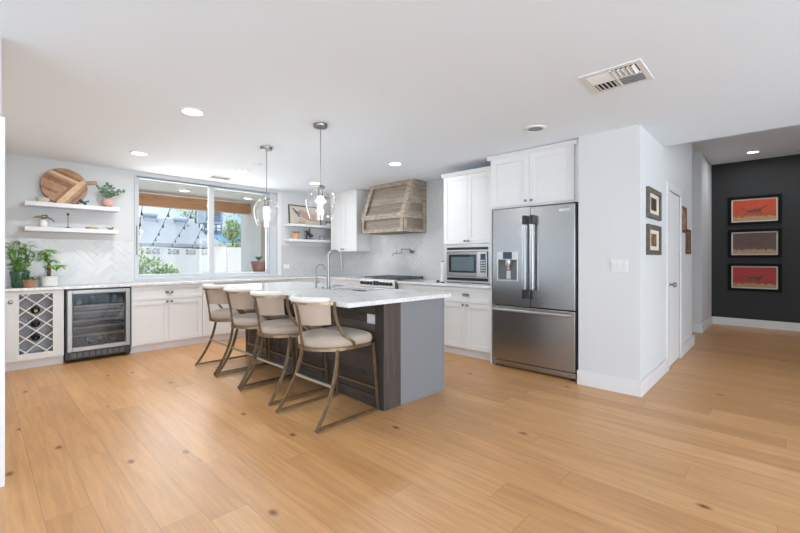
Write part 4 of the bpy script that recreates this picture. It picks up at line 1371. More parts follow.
M['board_a'] = mat('acacia_dark', (0.27, 0.13, 0.065), 0.5, var=0.25, vscale=18)
M['board_b'] = mat('acacia_mid', (0.42, 0.225, 0.12), 0.5, var=0.2, vscale=18)
M['board_c'] = mat('acacia_pale', (0.66, 0.45, 0.27), 0.5, var=0.15, vscale=18)
for mb, mm in zip(board_strips(['a', 'b', 'b2', 'c']), ('board_a', 'board_b', 'board_b', 'board_c')):
    if mb.v:
        mb.build('board_strips', mm, t)
part('handle', 'board_b', t, lambda b: b.prism([(0.205, 0.268), (0.30, 0.288), (0.322, 0.295), (0.328, 0.318), (0.315, 0.336), (0.30, 0.334), (0.20, 0.315)], 'y', -0.011, 0.009), bevel=0.003)
part('rim', 'stem', t, lambda b: b.lathe([(RB, -0.013), (RB + 0.003, -0.010), (RB + 0.003, 0.010), (RB, 0.011)], (0, 0, RB), 64, axis='y', cap0=False, cap1=False))


def leafy(name, label, cat, loc, pot_fn, stems, leaf_m, stem_m, pot_m, soil=None, pot_label=None):
    t = thing(name, label, cat, loc)
    part('pot', pot_m, t, pot_fn, smooth=True)
    if soil:
        part('soil', 'soil', t, lambda b: b.lathe([(soil[0], soil[1] - 0.004), (soil[0], soil[1])], n=20))
    stems(t)
    return t


# rose planter with eucalyptus
def euc(t):
    rnd = random.Random(4)
    sb, lb = MB(), MB()
    for (dx, dz) in ((-0.10, 0.15), (-0.05, 0.17), (0.01, 0.20), (0.05, 0.17), (0.10, 0.13), (0.19, 0.14), (-0.02, 0.12), (-0.07, 0.10)):
        pts = []
        for i in range(7):
            u = i / 6
            pts.append((dx * u ** 1.2, rnd.uniform(-0.012, 0.012) - 0.02 * u, 0.09 + dz * u * (1.15 - 0.15 * u)))
        sb.tube(pts, 0.0022, 5)
        for i in range(2, 7):
            for s in ((-1, 1) if i % 2 else (rnd.choice((-1, 1)),)):
                p = Vector(pts[i])
                d = Vector((s * rnd.uniform(0.4, 1.0), rnd.uniform(-0.7, 0.4), rnd.uniform(-0.1, 0.8)))
                lb.leaf(p, d, rnd.uniform(0.035, 0.055), rnd.uniform(0.026, 0.04), up=(rnd.uniform(-0.5, 0.5), -1, 0.3), bend=0.1)
    sb.build('stems', 'stem_green', t)
    o = lb.build('leaves', 'leaf_gray', t)


def rose_pot(b):
    b.lathe([(0.045, 0.022), (0.055, 0.03), (0.062, 0.055), (0.062, 0.08), (0.056, 0.102), (0.051, 0.105), (0.050, 0.098)], n=24, cap1=False)
    for a in (0.4, 2.5, 4.6):
        b.lathe([(0.010, 0), (0.013, 0.035)], (0.036 * cos(a), 0.036 * sin(a), 0), 10)


leafy('potted_eucalyptus', 'rose footed planter with sprigs of grey-green leaves on the upper left shelf', 'plant', (1.153, YW - 0.14, 1.897), rose_pot, euc,
      'leaf_gray', 'stem_green', 'rose', (0.05, 0.098))
tag(part('bowl', 'beige', None, lambda b: b.lathe([(0.045, 0), (0.055, 0.006), (0.062, 0.035), (0.066, 0.052), (0.060, 0.052), (0.054, 0.035), (0.045, 0.012)], (0.525, YW - 0.17, 1.896), 24, sx=1.0, sy=0.7),
    smooth=True), 'small beige ceramic bowl beside the round board on the upper left shelf', 'bowl')
jk = MB()
for d in ((1, 0.2, 0.35), (-0.4, 0.9, 0.35), (-0.5, -0.8, 0.45)):
    d = Vector(d).normalized() * 0.058
    jk.tube([d * -1, d], 0.0065, 8).sphere(d, 0.011, 10).sphere(d * -1, 0.011, 10)
zmin = min(p[2] for p in [tuple(q) for q in jk.v])
tag(jk.build('jack_ornament', 'teal', None, smooth=True, loc=(0.895, YW - 0.19, 1.896 - zmin)), 'dark teal metal jack ornament on the upper left shelf below the board\'s handle', 'ornament')

t = thing('bud_vase', 'small white vase holding a twisted driftwood piece on the lower left shelf', 'vase', (0.53, YW - 0.17, 1.606))
part('vessel', 'white_ceramic', t, lambda b: b.lathe([(0.034, 0), (0.038, 0.008), (0.039, 0.045), (0.034, 0.07), (0.022, 0.082), (0.020, 0.088), (0.014, 0.088), (0.014, 0.07)], n=22, cap1=False), smooth=True)
part('driftwood', 'driftwood', t, lambda b: b.tube([(-0.085, 0, 0.108), (-0.055, 0.005, 0.122), (-0.02, 0, 0.115), (0, 0, 0.10), (0.035, -0.004, 0.118), (0.07, 0, 0.100), (0.10, 0, 0.07)], 0.011, 8,
     scale=[0.4, 0.9, 1.1, 1.2, 1.0, 0.8, 0.5]).tube([(0, 0, 0.05), (0, 0, 0.10), (-0.015, 0, 0.135), (0.03, 0, 0.14), (0.045, 0, 0.125)], 0.009, 8, scale=[0.7, 1, 1, 1, 0.5]), smooth=True)
t = thing('candlestick', 'slim dark brass candlestick on the lower left shelf', 'candlestick', (0.755, YW - 0.17, 1.606))
part('base', 'brass', t, lambda b: b.lathe([(0.034, 0), (0.036, 0.004), (0.030, 0.010), (0.008, 0.016), (0.005, 0.022)], n=22), smooth=True)
part('stem', 'brass', t, lambda b: b.lathe([(0.005, 0.02), (0.0045, 0.15), (0.006, 0.155)], n=12), smooth=True)
part('cup', 'iron', t, lambda b: b.lathe([(0.006, 0.152), (0.012, 0.16), (0.013, 0.18), (0.010, 0.182)], n=14), smooth=True)
tag(part('driftwood_dish', 'pale_wood', None, lambda b: b.lathe([(0.045, 0.0), (0.06, 0.008), (0.064, 0.022), (0.056, 0.020), (0.02, 0.012)], (0.985, YW - 0.17, 1.606), 24, sx=1.05, sy=0.5)
    .tube([(0.93, YW - 0.17, 1.628), (0.97, YW - 0.172, 1.634), (1.02, YW - 0.168, 1.63), (1.045, YW - 0.17, 1.625)], 0.006, 8), smooth=True),
    'low oblong pale wood dish on the lower left shelf, right of the candlestick', 'dish')
tag(part('bird_figurine', 'brass', None, lambda b: b.sphere((1.178, YW - 0.17, 1.622), 0.024, 12, 1.25, 0.8, 0.65).sphere((1.20, YW - 0.17, 1.638), 0.011, 10)
    .prism([(1.145, 1.622), (1.160, 1.636), (1.125, 1.64)], 'y', YW - 0.176, YW - 0.164).lathe([(0.001, 0), (0.0035, 0)], (1.21, YW - 0.17, 1.64), 6)
    .tube([(1.208, YW - 0.17, 1.638), (1.222, YW - 0.17, 1.636)], 0.003, 6, scale=[1, 0.2]).lathe([(0.015, 0), (0.015, 0.008)], (1.178, YW - 0.17, 1.606), 12), smooth=True),
    'tiny brass bird figurine at the right end of the lower left shelf', 'figurine')


# ---- plants on the worktop, far left
def bushy(t):
    rnd = random.Random(9)
    sb, lb = MB(), MB()
    for k in range(9):
        a = rnd.uniform(0, 2 * pi)
        rad = rnd.uniform(0.04, 0.12)
        top = Vector((cos(a) * rad * 1.15, sin(a) * rad * 0.7, rnd.uniform(0.36, 0.50)))
        base = Vector((cos(a) * 0.025, sin(a) * 0.025, 0.13))
        pts = [base.lerp(top, i / 6) + Vector((rnd.uniform(-0.008, 0.008), rnd.uniform(-0.008, 0.008), 0)) for i in range(7)]
        sb.tube(pts, 0.006, 6, scale=[1, 1, 0.9, 0.9, 0.8, 0.7, 0.5])
        for i in range(1, 7):
            for s in range(3):
                d = Vector((rnd.uniform(-1, 1), rnd.uniform(-1, 0.8), rnd.uniform(-0.1, 0.9)))
                lb.leaf(pts[i], d, rnd.uniform(0.06, 0.095), rnd.uniform(0.022, 0.034), bend=0.2)
    sb.build('stems', 'stem_green', t)
    lb.build('leaves', 'leaf_lt', t)


leafy('potted_plant', 'bushy upright leafy plant in a dark green pot on the far left of the worktop', 'plant', (0.335, YW - 0.13, 0.914),
      lambda b: b.lathe([(0.066, 0), (0.070, 0.006), (0.080, 0.15), (0.086, 0.152), (0.086, 0.178), (0.079, 0.178), (0.077, 0.15)], n=26, cap1=False), bushy, None, None, 'green_pot', (0.077, 0.16))


def trailing(t):
    rnd = random.Random(5)
    lb = MB()
    for k in range(46):
        a = rnd.uniform(0, 2 * pi)
        r = rnd.uniform(0, 0.05)
        p = Vector((r * cos(a), r * sin(a), 0.082 + rnd.uniform(0, 0.02)))
        d = Vector((cos(a) * 0.9, sin(a) * 0.9, rnd.uniform(-0.25, 1.1)))
        lb.leaf(p, d, rnd.uniform(0.03, 0.055), rnd.uniform(0.008, 0.014), bend=0.3)
    lb.tube([(-0.04, -0.01, 0.085), (-0.075, -0.02, 0.085), (-0.095, -0.03, 0.06)], 0.003, 5)
    lb.build('leaves', 'leaf', t)


leafy('potted_succulent', 'small trailing succulent in a terracotta pot in front of the green pot', 'plant', (0.405, YF + 0.12, 0.914),
      lambda b: b.lathe([(0.046, 0), (0.048, 0.004), (0.055, 0.06), (0.061, 0.062), (0.061, 0.085), (0.055, 0.085), (0.053, 0.06)], n=24, cap1=False), trailing, None, None, 'terracotta', (0.054, 0.075))


def money_tree(t):
    rnd = random.Random(2)
    sb, lb = MB(), MB()
    for k in range(3):
        a0 = k * 2.1
        pts = [(0.011 * cos(a0 + i * 1.1), 0.011 * sin(a0 + i * 1.1), 0.11 + i * 0.02) for i in range(8)]
        sb.tube(pts, 0.009, 8)
    tops = []
    for k in range(9):
        a = 2 * pi * k / 9 + rnd.uniform(-0.3, 0.3)
        L = rnd.uniform(0.04, 0.11)
        e = Vector((cos(a) * L, sin(a) * L * 0.7, 0.25 + rnd.uniform(-0.02, 0.20)))
        sb.tube([(0, 0, 0.235), (e.x * 0.5, e.y * 0.5, e.z - 0.01), tuple(e)], 0.0028, 6)
        for j in range(6):
            b2 = 2 * pi * j / 6 + rnd.uniform(-0.2, 0.2)
            lb.leaf(e, (cos(b2), sin(b2), rnd.uniform(-0.45, 0.15)), rnd.uniform(0.065, 0.11), rnd.uniform(0.032, 0.046), bend=0.35)
    sb.build('trunk', 'stem', t, smooth=True)
    lb.build('leaves', 'leaf_lt', t)


leafy('potted_tree', 'small braided-trunk tree in a white pot on the worktop beside the wine fridge', 'plant', (0.585, YW - 0.14, 0.914),
      lambda b: b.lathe([(0.072, 0), (0.078, 0.006), (0.082, 0.10), (0.085, 0.118), (0.079, 0.118), (0.076, 0.10)], n=26, cap1=False), money_tree, None, None, 'white_ceramic', (0.078, 0.108))

# ---- right shelves
t = thing('framed_picture', 'dark framed picture of a faded red and blue flag leaning on the right upper shelf', 'picture', (4.185, YW - 0.04, 1.857))
t.rotation_euler = (R(-5), 0, 0)
FW, FH = 0.345, 0.36
part('frame', 'frame_gray', t, lambda b: b.box(-FW, FW, -0.012, 0.012, 0, 0.022).box(-FW, FW, -0.012, 0.012, FH - 0.022, FH).box(-FW, -FW + 0.022, -0.012, 0.012, 0.022, FH - 0.022)
     .box(FW - 0.022, FW, -0.012, 0.012, 0.022, FH - 0.022), bevel=0.002)
part('print', 'paper', t, lambda b: b.box(-FW + 0.02, FW - 0.02, 0.0, 0.006, 0.02, FH - 0.02))
M['flag_blue'] = mat('faded_blue_ink', (0.16, 0.16, 0.23), 0.8, var=0.4, vscale=40)
M['flag_red'] = mat('faded_red_ink', (0.50, 0.20, 0.17), 0.8, var=0.35, vscale=40)


def stripe(b, x0, x1, z, h, sk):
    pts = []
    n = 10
    for i in range(n + 1):
        u = i / n
        pts.append((x0 + (x1 - x0) * u, z + 0.012 * sin(u * 7 + sk) + h / 2 - 0.06 * u))
    for i in range(n, -1, -1):
        u = i / n
        pts.append((x0 + (x1 - x0) * u, z + 0.012 * sin(u * 7 + sk) - h / 2 - 0.06 * u))
    k = n + 1
    vs = [(x, -0.001, zz) for x, zz in pts]
    m = len(vs)
    fs = [(i, i + 1, m - 2 - i, m - 1 - i) for i in range(n)]
    b.poly(vs, fs)


part('flag_stripes', 'flag_red', t, lambda b: [stripe(b, -0.12 + 0.01 * k, 0.23 - 0.02 * (k % 2), 0.265 - 0.030 * k, 0.017, 1.2) for k in range(5)])
part('flag_field', 'flag_blue', t, lambda b: [stripe(b, -0.27 + 0.02 * k, -0.10, 0.285 - 0.026 * k, 0.02, 0.5) for k in range(4)])
t = thing('basket_ornament', 'small tan woven basket with handle in front of the framed flag picture', 'basket', (4.02, YW - 0.18, 1.857))
part('bowl', 'pale_wood', t, lambda b: b.lathe([(0.03, 0), (0.045, 0.02), (0.05, 0.05), (0.045, 0.052), (0.04, 0.02)], n=20, sx=1.2, cap1=False), smooth=True)
part('handle', 'pale_wood', t, lambda b: b.tube(arc((0, 0, 0.048), 0.052, 0, pi, 12, (1, 0, 0)), 0.006, 8), smooth=True)
t = thing('trinket_box', 'small white dish with green sprigs on the right upper shelf beside the corner cabinet', 'plant', (4.62, YW - 0.16, 1.857))
part('pot', 'white_ceramic', t, lambda b: b.lathe([(0.035, 0), (0.05, 0.01), (0.055, 0.05), (0.048, 0.05), (0.045, 0.02)], n=22, cap1=False), smooth=True)


def sprig(b):
    rnd = random.Random(8)
    for k in range(40):
        a = rnd.uniform(0, 2 * pi)
        b.leaf((0.02 * cos(a), 0.02 * sin(a), 0.04), (cos(a), sin(a), rnd.uniform(0.4, 1.6)), rnd.uniform(0.05, 0.09), 0.014, bend=0.25)


part('leaves', 'leaf_gray', t, sprig)
t.name = 'potted_sprig'
t['label'] = 'small white pot of grey-green sprigs on the right upper shelf beside the corner cabinet'


def spiky(t):
    rnd = random.Random(3)
    b = MB()
    for k in range(34):
        a = rnd.uniform(0, 2 * pi)
        b.leaf((0.02 * cos(a), 0.02 * sin(a), 0.10), (cos(a), sin(a), rnd.uniform(0.1, 1.2)), rnd.uniform(0.05, 0.085), 0.02, bend=0.3)
    b.build('leaves', 'leaf', t)


leafy('potted_plant', 'coral pot with a small green plant on the right lower shelf', 'plant', (3.90, YW - 0.16, 1.587),
      lambda b: b.lathe([(0.044, 0), (0.048, 0.006), (0.058, 0.11), (0.052, 0.11), (0.05, 0.09)], n=24, cap1=False), spiky, None, None, 'orange_pot', (0.052, 0.098))
t = thing('figurine', 'dark metal horse-like figurine on a flat base on the right lower shelf', 'figurine', (4.185, YW - 0.15, 1.587))
t.scale = (1.2, 1.2, 0.98)
part('base', 'iron', t, lambda b: b.lathe([(0.10, 0), (0.10, 0.008), (0.06, 0.02), (0.05, 0.022)], n=24, sy=0.6), smooth=True)
part('body', 'iron', t, lambda b: b.tube([(0.045, 0, 0.05), (0.035, 0, 0.075), (0.01, 0, 0.095), (-0.025, 0, 0.12), (-0.045, 0, 0.155), (-0.075, 0, 0.145)], 0.028, 10,
     scale=[1.2, 1.3, 1.05, 0.85, 0.65, 0.35]).tube([(-0.02, 0.01, 0.10), (-0.045, 0.012, 0.06), (-0.03, 0.012, 0.02)], 0.012, 8)
     .tube([(0.02, 0, 0.10), (0.0, 0, 0.15), (0.015, 0, 0.19), (0.01, 0, 0.215)], 0.014, 8, scale=[1, 0.9, 0.7, 0.2]), smooth=True)
M['clear_glass'] = thin_glass('glass_bowl', (0.85, 0.86, 0.84), 0.10, 0.6, 0.02)
tag(part('glass_jar', 'clear_glass', None, lambda b: b.lathe([(0.045, 0), (0.056, 0.01), (0.058, 0.06), (0.05, 0.085), (0.054, 0.09)], (4.46, YW - 0.16, 1.587), 24, cap1=False), smooth=True),
    'low clear glass jar on the right lower shelf next to the dark figurine', 'jar')

# mill and jar on the short worktop, left of the microwave
t = thing('pepper_mill', 'tall white mill with dark foot and dark top knob left of the microwave', 'mill', (4.36, 3.335, 0.913))
part('body', 'white_ceramic', t, lambda b: b.lathe([(0.028, 0.012), (0.03, 0.02), (0.024, 0.16), (0.027, 0.24), (0.024, 0.27), (0.012, 0.278)], n=20), smooth=True)
part('foot', 'black', t, lambda b: b.lathe([(0.031, 0), (0.031, 0.014)], n=20))
part('finial', 'black', t, lambda b: b.sphere((0, 0, 0.288), 0.012, 10), smooth=True)
tag(part('salt_cellar', 'black', None, lambda b: b.lathe([(0.020, 0), (0.022, 0.004), (0.022, 0.022), (0.012, 0.03), (0.001, 0.031)], (4.36, 3.42, 0.913), 18), smooth=True),
    'tiny black salt pot on the worktop beside the tall white mill', 'salt pot')
t = thing('power_outlet', 'white outlet plate on the tiles right of the window', 'outlet', (3.80, YW - 0.009, 1.10))
part('plate', 'switch', t, lambda b: b.box(-0.06, 0.06, -0.006, 0, -0.04, 0.04), bevel=0.002)
for x in (-0.028, 0.028):
    part('receptacle', 'white_ceramic', t, lambda b: b.box(x - 0.016, x + 0.016, -0.008, -0.005, -0.022, 0.022), bevel=0.001)

# ================================================================== WALL BESIDE THE FRIDGE, HALL
t = thing('light_switch', 'white triple rocker switch plate on the wall beside the fridge', 'switch', (XF, 1.083, 1.17), EAST)
part('plate', 'switch', t, lambda b: b.box(-0.075, 0.075, -0.007, 0, -0.06, 0.06), bevel=0.003)
for x in (-0.046, 0.0, 0.046):
    part('rocker', 'trim', t, lambda b: b.cbox((x, -0.008, 0), (0.032, 0.006, 0.066), (R(4), 0, 0)), bevel=0.001)

M['photo_dark'] = mat('dark_photo', (0.05, 0.035, 0.025), 0.5, var=0.6, vscale=30)
M['photo_sepia'] = mat('sepia_photo', (0.17, 0.10, 0.06), 0.5, var=0.8, vscale=25)
M['photo_gold'] = mat('golden_photo', (0.42, 0.20, 0.08), 0.5, var=0.7, vscale=14)


def wall_frame(x0, x1, z0, z1, label, fm, fw, mats, mat_m, depth=0.028):
    t = thing('framed_picture', label, 'picture', ((x0 + x1) / 2, YC, (z0 + z1) / 2), 0, 'small framed pictures along the hall wall')
    w, h = (x1 - x0) / 2, (z1 - z0) / 2
    part('frame', fm, t, lambda b: b.box(-w, w, -depth, 0, -h, -h + fw).box(-w, w, -depth, 0, h - fw, h).box(-w, -w + fw, -depth, 0, -h + fw, h - fw).box(w - fw, w, -depth, 0, -h + fw, h - fw), bevel=0.003)
    part('mat_board', mat_m, t, lambda b: b.box(-w + fw, w - fw, -0.010, -0.004, -h + fw, h - fw))
    mw, mh = mats
    part('photo', 'photo_dark' if 'topmost' in label else ('photo_sepia' if 'gold' not in label else 'photo_gold'), t, lambda b: b.box(-w * mw, w * mw, -0.012, -0.010, -h * mh, h * mh))
    return t


wall_frame(4.30, 4.84, 1.625, 1.915, 'grey-framed picture with cream mat, topmost of two on the wall corner before the hall door', 'frame_gray', 0.045, (0.42, 0.42), 'mat_board')
wall_frame(4.30, 4.84, 1.275, 1.565, 'grey-framed sepia picture with cream mat, lower of two on the wall before the hall door', 'frame_gray', 0.045, (0.42, 0.42), 'mat_board')
wall_frame(6.115, 6.43, 1.575, 1.905, 'brown-framed narrow picture with golden image, first past the hall door', 'frame_brown', 0.03, (0.62, 0.72), 'photo_gold', 0.02)
wall_frame(6.445, 6.76, 1.300, 1.630, 'brown-framed narrow sepia picture, lower and farthest along the hall wall', 'frame_brown', 0.03, (0.62, 0.7), 'photo_gold', 0.02)


# three large prints on the charcoal wall
def print_mat(name, sky, sky2, ground):
    m = bpy.data.materials.new(name)
    m.use_nodes = True
    t = m.node_tree
    b = t.nodes['Principled BSDF']
    tc = t.nodes.new('ShaderNodeTexCoord')
    sx = t.nodes.new('ShaderNodeSeparateXYZ')
    t.links.new(tc.outputs['Object'], sx.inputs['Vector'])
    n = t.nodes.new('ShaderNodeTexNoise')
    n.inputs['Scale'].default_value = 22
    n.inputs['Detail'].default_value = 6
    t.links.new(tc.outputs['Object'], n.inputs['Vector'])
    ma = t.nodes.new('ShaderNodeMath')
    ma.operation = 'MULTIPLY_ADD'
    ma.inputs[1].default_value = 0.10
    t.links.new(n.outputs['Fac'], ma.inputs[0])
    t.links.new(sx.outputs['Z'], ma.inputs[2])
    mr = t.nodes.new('ShaderNodeMapRange')
    mr.inputs['From Min'].default_value = -0.2
    mr.inputs['From Max'].default_value = 0.25
    t.links.new(ma.outputs[0], mr.inputs['Value'])
    r = ramp(t, [(0.0, ground), (0.27, ground), (0.33, sky2), (0.75, sky)])
    t.links.new(mr.outputs['Result'], r.inputs['Fac'])
    n2 = t.nodes.new('ShaderNodeTexNoise')
    n2.inputs['Scale'].default_value = 70
    t.links.new(tc.outputs['Object'], n2.inputs['Vector'])
    r2 = ramp(t, [(0.35, (0.6, 0.6, 0.6)), (0.65, (1.15, 1.15, 1.15))])
    t.links.new(n2.outputs['Fac'], r2.inputs['Fac'])
    mx = t.nodes.new('ShaderNodeMix')
    mx.data_type = 'RGBA'
    mx.blend_type = 'MULTIPLY'
    mx.inputs['Factor'].default_value = 1
    t.links.new(r.outputs['Color'], mx.inputs['A'])
    t.links.new(r2.outputs['Color'], mx.inputs['B'])
    t.links.new(mx.outputs['Result'], b.inputs['Base Color'])
    b.inputs['Roughness'].default_value = 0.5
    return m


M['print_orange'] = print_mat('orange_print', (0.58, 0.062, 0.013), (0.48, 0.08, 0.02), (0.50, 0.31, 0.16))
M['print_plum'] = print_mat('plum_print', (0.115, 0.062, 0.055), (0.13, 0.075, 0.06), (0.48, 0.28, 0.15))
M['print_red'] = print_mat('red_print', (0.46, 0.014, 0.016), (0.38, 0.022, 0.014), (0.48, 0.27, 0.12))
M['ink'] = mat('print_animal_ink', (0.13, 0.06, 0.035), 0.7, var=0.4, vscale=30)


def animal(b, pose):
    # a lean long-legged running animal, slightly different per print
    y = -0.0015

    def fan(pts):
        c = (sum(p[0] for p in pts) / len(pts), sum(p[1] for p in pts) / len(pts))
        vs = [(c[0], y, c[1])] + [(p[0], y, p[1]) for p in pts]
        n = len(pts)
        b.poly(vs, [(0, i + 1, (i + 1) % n + 1) for i in range(n)])

    def limb(pts, w):
        for (x0, z0), (x1, z1) in zip(pts, pts[1:]):
            d = Vector((x1 - x0, z1 - z0)).normalized()
            nx, nz = -d.y * w / 2, d.x * w / 2
            b.poly([(x0 + nx, y, z0 + nz), (x1 + nx * 0.7, y, z1 + nz * 0.7), (x1 - nx * 0.7, y, z1 - nz * 0.7), (x0 - nx, y, z0 - nz)], [(0, 1, 2, 3)])
    s = pose
    fan([(0.10 * cos(2 * pi * i / 20), -0.01 + (0.028 + 0.008 * cos(2 * pi * i / 20)) * sin(2 * pi * i / 20) + 0.01 * s * cos(2 * pi * i / 20)) for i in range(20)])
    limb([(0.085, 0.0), (0.12, 0.035 + 0.01 * s), (0.155, 0.045 + 0.01 * s)], 0.026)
    limb([(0.14, 0.05), (0.185, 0.065)], 0.014)
    limb([(-0.09, 0.0), (-0.13, 0.018), (-0.185, 0.03 * s + 0.012)], 0.018)
    for x0, dx in ((0.06, 0.07), (0.045, -0.02 * s), (-0.06, -0.07), (-0.045, 0.04 * s)):
        limb([(x0, -0.025), (x0 + dx * 0.6, -0.06), (x0 + dx, -0.085)], 0.013)


for (z0, z1, lab, pm, s) in ((1.855, 2.368, 'black-framed orange-red print of a running animal, topmost of three on the charcoal wall', 'print_orange', 1.0),
                             (1.255, 1.770, 'black-framed dark plum print, middle of three on the charcoal wall', 'print_plum', -0.6),
                             (0.650, 1.150, 'black-framed crimson print of a running animal, lowest of three on the charcoal wall', 'print_red', 0.3)):
    t = thing('framed_print', lab, 'picture', (9.64, 0.348, (z0 + z1) / 2), EAST, 'framed prints on the charcoal wall')
    w, h = 0.363, (z1 - z0) / 2
    part('frame', 'frame_black', t, lambda b: b.box(-w, w, -0.03, 0, -h, -h + 0.048).box(-w, w, -0.03, 0, h - 0.048, h).box(-w, -w + 0.048, -0.03, 0, -h + 0.048, h - 0.048)
         .box(w - 0.048, w, -0.03, 0, -h + 0.048, h - 0.048), bevel=0.002)
    part('mat_board', 'mat_board', t, lambda b: b.box(-w + 0.048, w - 0.048, -0.010, -0.002, -h + 0.048, h - 0.048))
    pr = part('print', pm, t, lambda b: b.box(-w + 0.070, w - 0.070, -0.013, -0.010, -h + 0.070, h - 0.070))
    part('printed_animal', 'ink', pr, lambda b: animal(b, s)).location = (0, -0.0125, 0.0)
# hall lighting outside the frame, washing the charcoal wall
downlight(8.9, -0.75, HH, 'recessed hall ceiling light to the right of the prints', group='hall downlights', watts=24)

# ================================================================== OUTSIDE THE WINDOW
YO = YW + 0.16
struct('trim_5', 'stucco', lambda b: b.box(1.3, 4.4, YO, YO + 0.36, 0.965, 1.005), bevel=0.004)          # outside ledge
struct('ground_patio', 'gravel', lambda b: b.box(-8, 40, YO, 60, -0.2, -0.1))
struct('ceiling_patio', 'stucco_roof', lambda b: b.box(-6, 4.55, YO, 9.4, 2.56, 2.72))
struct('trim_6', 'cedar', lambda b: b.box(-6, 4.405, 9.0, 9.2, 2.285, 2.515))
struct('wall_wing', 'stucco', lambda b: b.box(4.405, 4.55, YO, 9.5, -0.1, 2.72))
struct('door_2', 'beige', lambda b: b.box(4.36, 4.404, 7.5, 8.42, -0.1, 2.06), bevel=0.004)


M['brown_pot'] = mat('brown_clay', (0.24, 0.105, 0.075), 0.7, var=0.15, vscale=12)


def out_pot(t):
    rnd = random.Random(6)
    b = MB()
    for k in range(26):
        a = rnd.uniform(0, 2 * pi)
        b.leaf((0.01 * cos(a), 0.01 * sin(a), 0.19), (cos(a) * 0.6, sin(a) * 0.6, rnd.uniform(0.6, 1.8)), rnd.uniform(0.07, 0.13), 0.018, bend=0.15)
    b.build('leaves', 'leaf', t)


leafy('potted_succulent', 'terracotta bowl with a spiky plant on the ledge outside the window', 'plant', (3.47, YO + 0.19, 1.005),
      lambda b: b.lathe([(0.09, 0), (0.10, 0.006), (0.132, 0.14), (0.138, 0.145), (0.138, 0.19), (0.125, 0.19), (0.12, 0.15)], n=26, cap1=False), out_pot, None, None, 'brown_pot', (0.125, 0.178))

# white block wall with a row of pierced blocks
ang = R(44.9)
M['block'] = mat('white_block_paint', (0.62, 0.62, 0.61), 0.9, bump=0.2, bscale=20)
t = thing('block_wall', 'white garden block wall with a row of pierced decorative blocks near its top', 'garden wall', (2.0, 14.96, -0.1), ang)
part('body', 'block', t, lambda b: b.box(-4, 9.5, 0, 0.2, 0, 1.52).box(-4, 9.5, 0, 0.2, 1.74, 1.80))


def pierced(b):
    x = -4.0
    k = 0
    while x < 9.5:
        b.box(x, x + 0.05, 0.07, 0.13, 1.52, 1.74)
        if k % 3 == 2:
            b.box(x, x + 0.55, 0, 0.2, 1.519, 1.741)
            x += 0.55
        else:
            c = x + 0.06 + 0.20
            b.cbox((c, 0.1, 1.63), (0.44, 0.06, 0.022), (0, R(27), 0)).cbox((c, 0.1, 1.63), (0.44, 0.06, 0.022), (0, -R(27), 0))
            b.lathe([(0.045, 0.0), (0.045, 0.06)], (c, 0.07, 1.63), 12, axis='y')
            x += 0.46
        k += 1


part('pierced_blocks', 'block', t, pierced)
t = thing('garden_gate', 'plain white solid garden gate seen through the right window pane', 'gate', (4.75, 12.0, -0.1))
part('panel', 'block', t, lambda b: b.box(0, 0.37, 0, 0.06, 0.05, 1.70))
part('panel', 'block', t, lambda b: b.box(0.40, 1.2, 0, 0.06, 0.0, 1.68))


def foliage(mb, rnd, c, r, n, L):
    for k in range(n):
        while True:
            p = Vector((rnd.uniform(-1, 1), rnd.uniform(-1, 1), rnd.uniform(-1, 1)))
            if 0.3 < p.length < 1:
                break
        q = Vector((c[0] + p.x * r[0], c[1] + p.y * r[1], c[2] + p.z * r[2]))
        mb.leaf(q, p + Vector((rnd.uniform(-0.6, 0.6), rnd.uniform(-0.6, 0.6), rnd.uniform(-0.4, 0.6))), L * rnd.uniform(0.7, 1.3), L * 0.5, bend=0.2)


def shrub(name, label, cat, loc, blobs, leaf_m, n, L, trunk_h, seed, trunk_r=0.05, group=None):
    rnd = random.Random(seed)
    t = thing(name, label, cat, loc, 0, group)
    part('trunk', 'stem', t, lambda b: [b.tube([(0, 0, 0), (bl[0][0] * 0.4, bl[0][1] * 0.4, bl[0][2] * 0.55), bl[0]], trunk_r, 8, scale=[1, 0.8, 0.3]) for bl in blobs[:4]])
    b = MB()
    for c, r in blobs:
        foliage(b, rnd, c, r, n, L)
    b.build('foliage', leaf_m, t)
    return t


shrub('bush', 'rounded green bush in front of the white block wall', 'bush', (2.95, 11.0, -0.1),
      [((-0.1, 0, 0.9), (0.45, 0.4, 0.45)), ((0.25, 0, 0.75), (0.35, 0.35, 0.4)), ((-0.45, 0, 0.85), (0.35, 0.35, 0.4)), ((0, 0, 0.45), (0.55, 0.4, 0.4))], 'leaf_out', 700, 0.10, 0.4, 21, 0.03)
shrub('bush', 'taller yellow-tipped shrub at the window\'s left edge behind the green bush', 'bush', (2.75, 11.7, -0.1),
      [((0.0, 0, 1.3), (0.25, 0.2, 0.38)), ((-0.2, 0, 1.0), (0.25, 0.2, 0.4))], 'leaf_yellow', 320, 0.08, 0.6, 22, 0.03)
shrub('tree', 'leafy green tree standing behind the white gate', 'tree', (5.95, 13.4, -0.1),
      [((0.0, 0, 1.95), (0.42, 0.4, 0.5)), ((0.25, 0.1, 1.5), (0.4, 0.4, 0.5)), ((-0.05, 0, 2.3), (0.3, 0.3, 0.3))], 'leaf_out', 520, 0.10, 1.2, 23)
shrub('tree', 'pale tree top far behind the neighbour\'s grey roof', 'tree', (14.0, 40.0, -0.1),
      [((0.2, 0, 5.9), (1.9, 1.5, 0.7)), ((1.5, 0, 5.6), (1.8, 1.5, 0.9))], 'leaf_tree', 260, 0.30, 5, 24, 0.2)
shrub('tree', 'pale tree top above the roof in the right window pane', 'tree', (20.5, 44.0, -0.1),
      [((0, 0, 5.6), (2.0, 1.5, 1.2)), ((2.0, 0, 5.2), (1.6, 1.5, 1.2))], 'leaf_tree', 260, 0.30, 5, 25, 0.2)

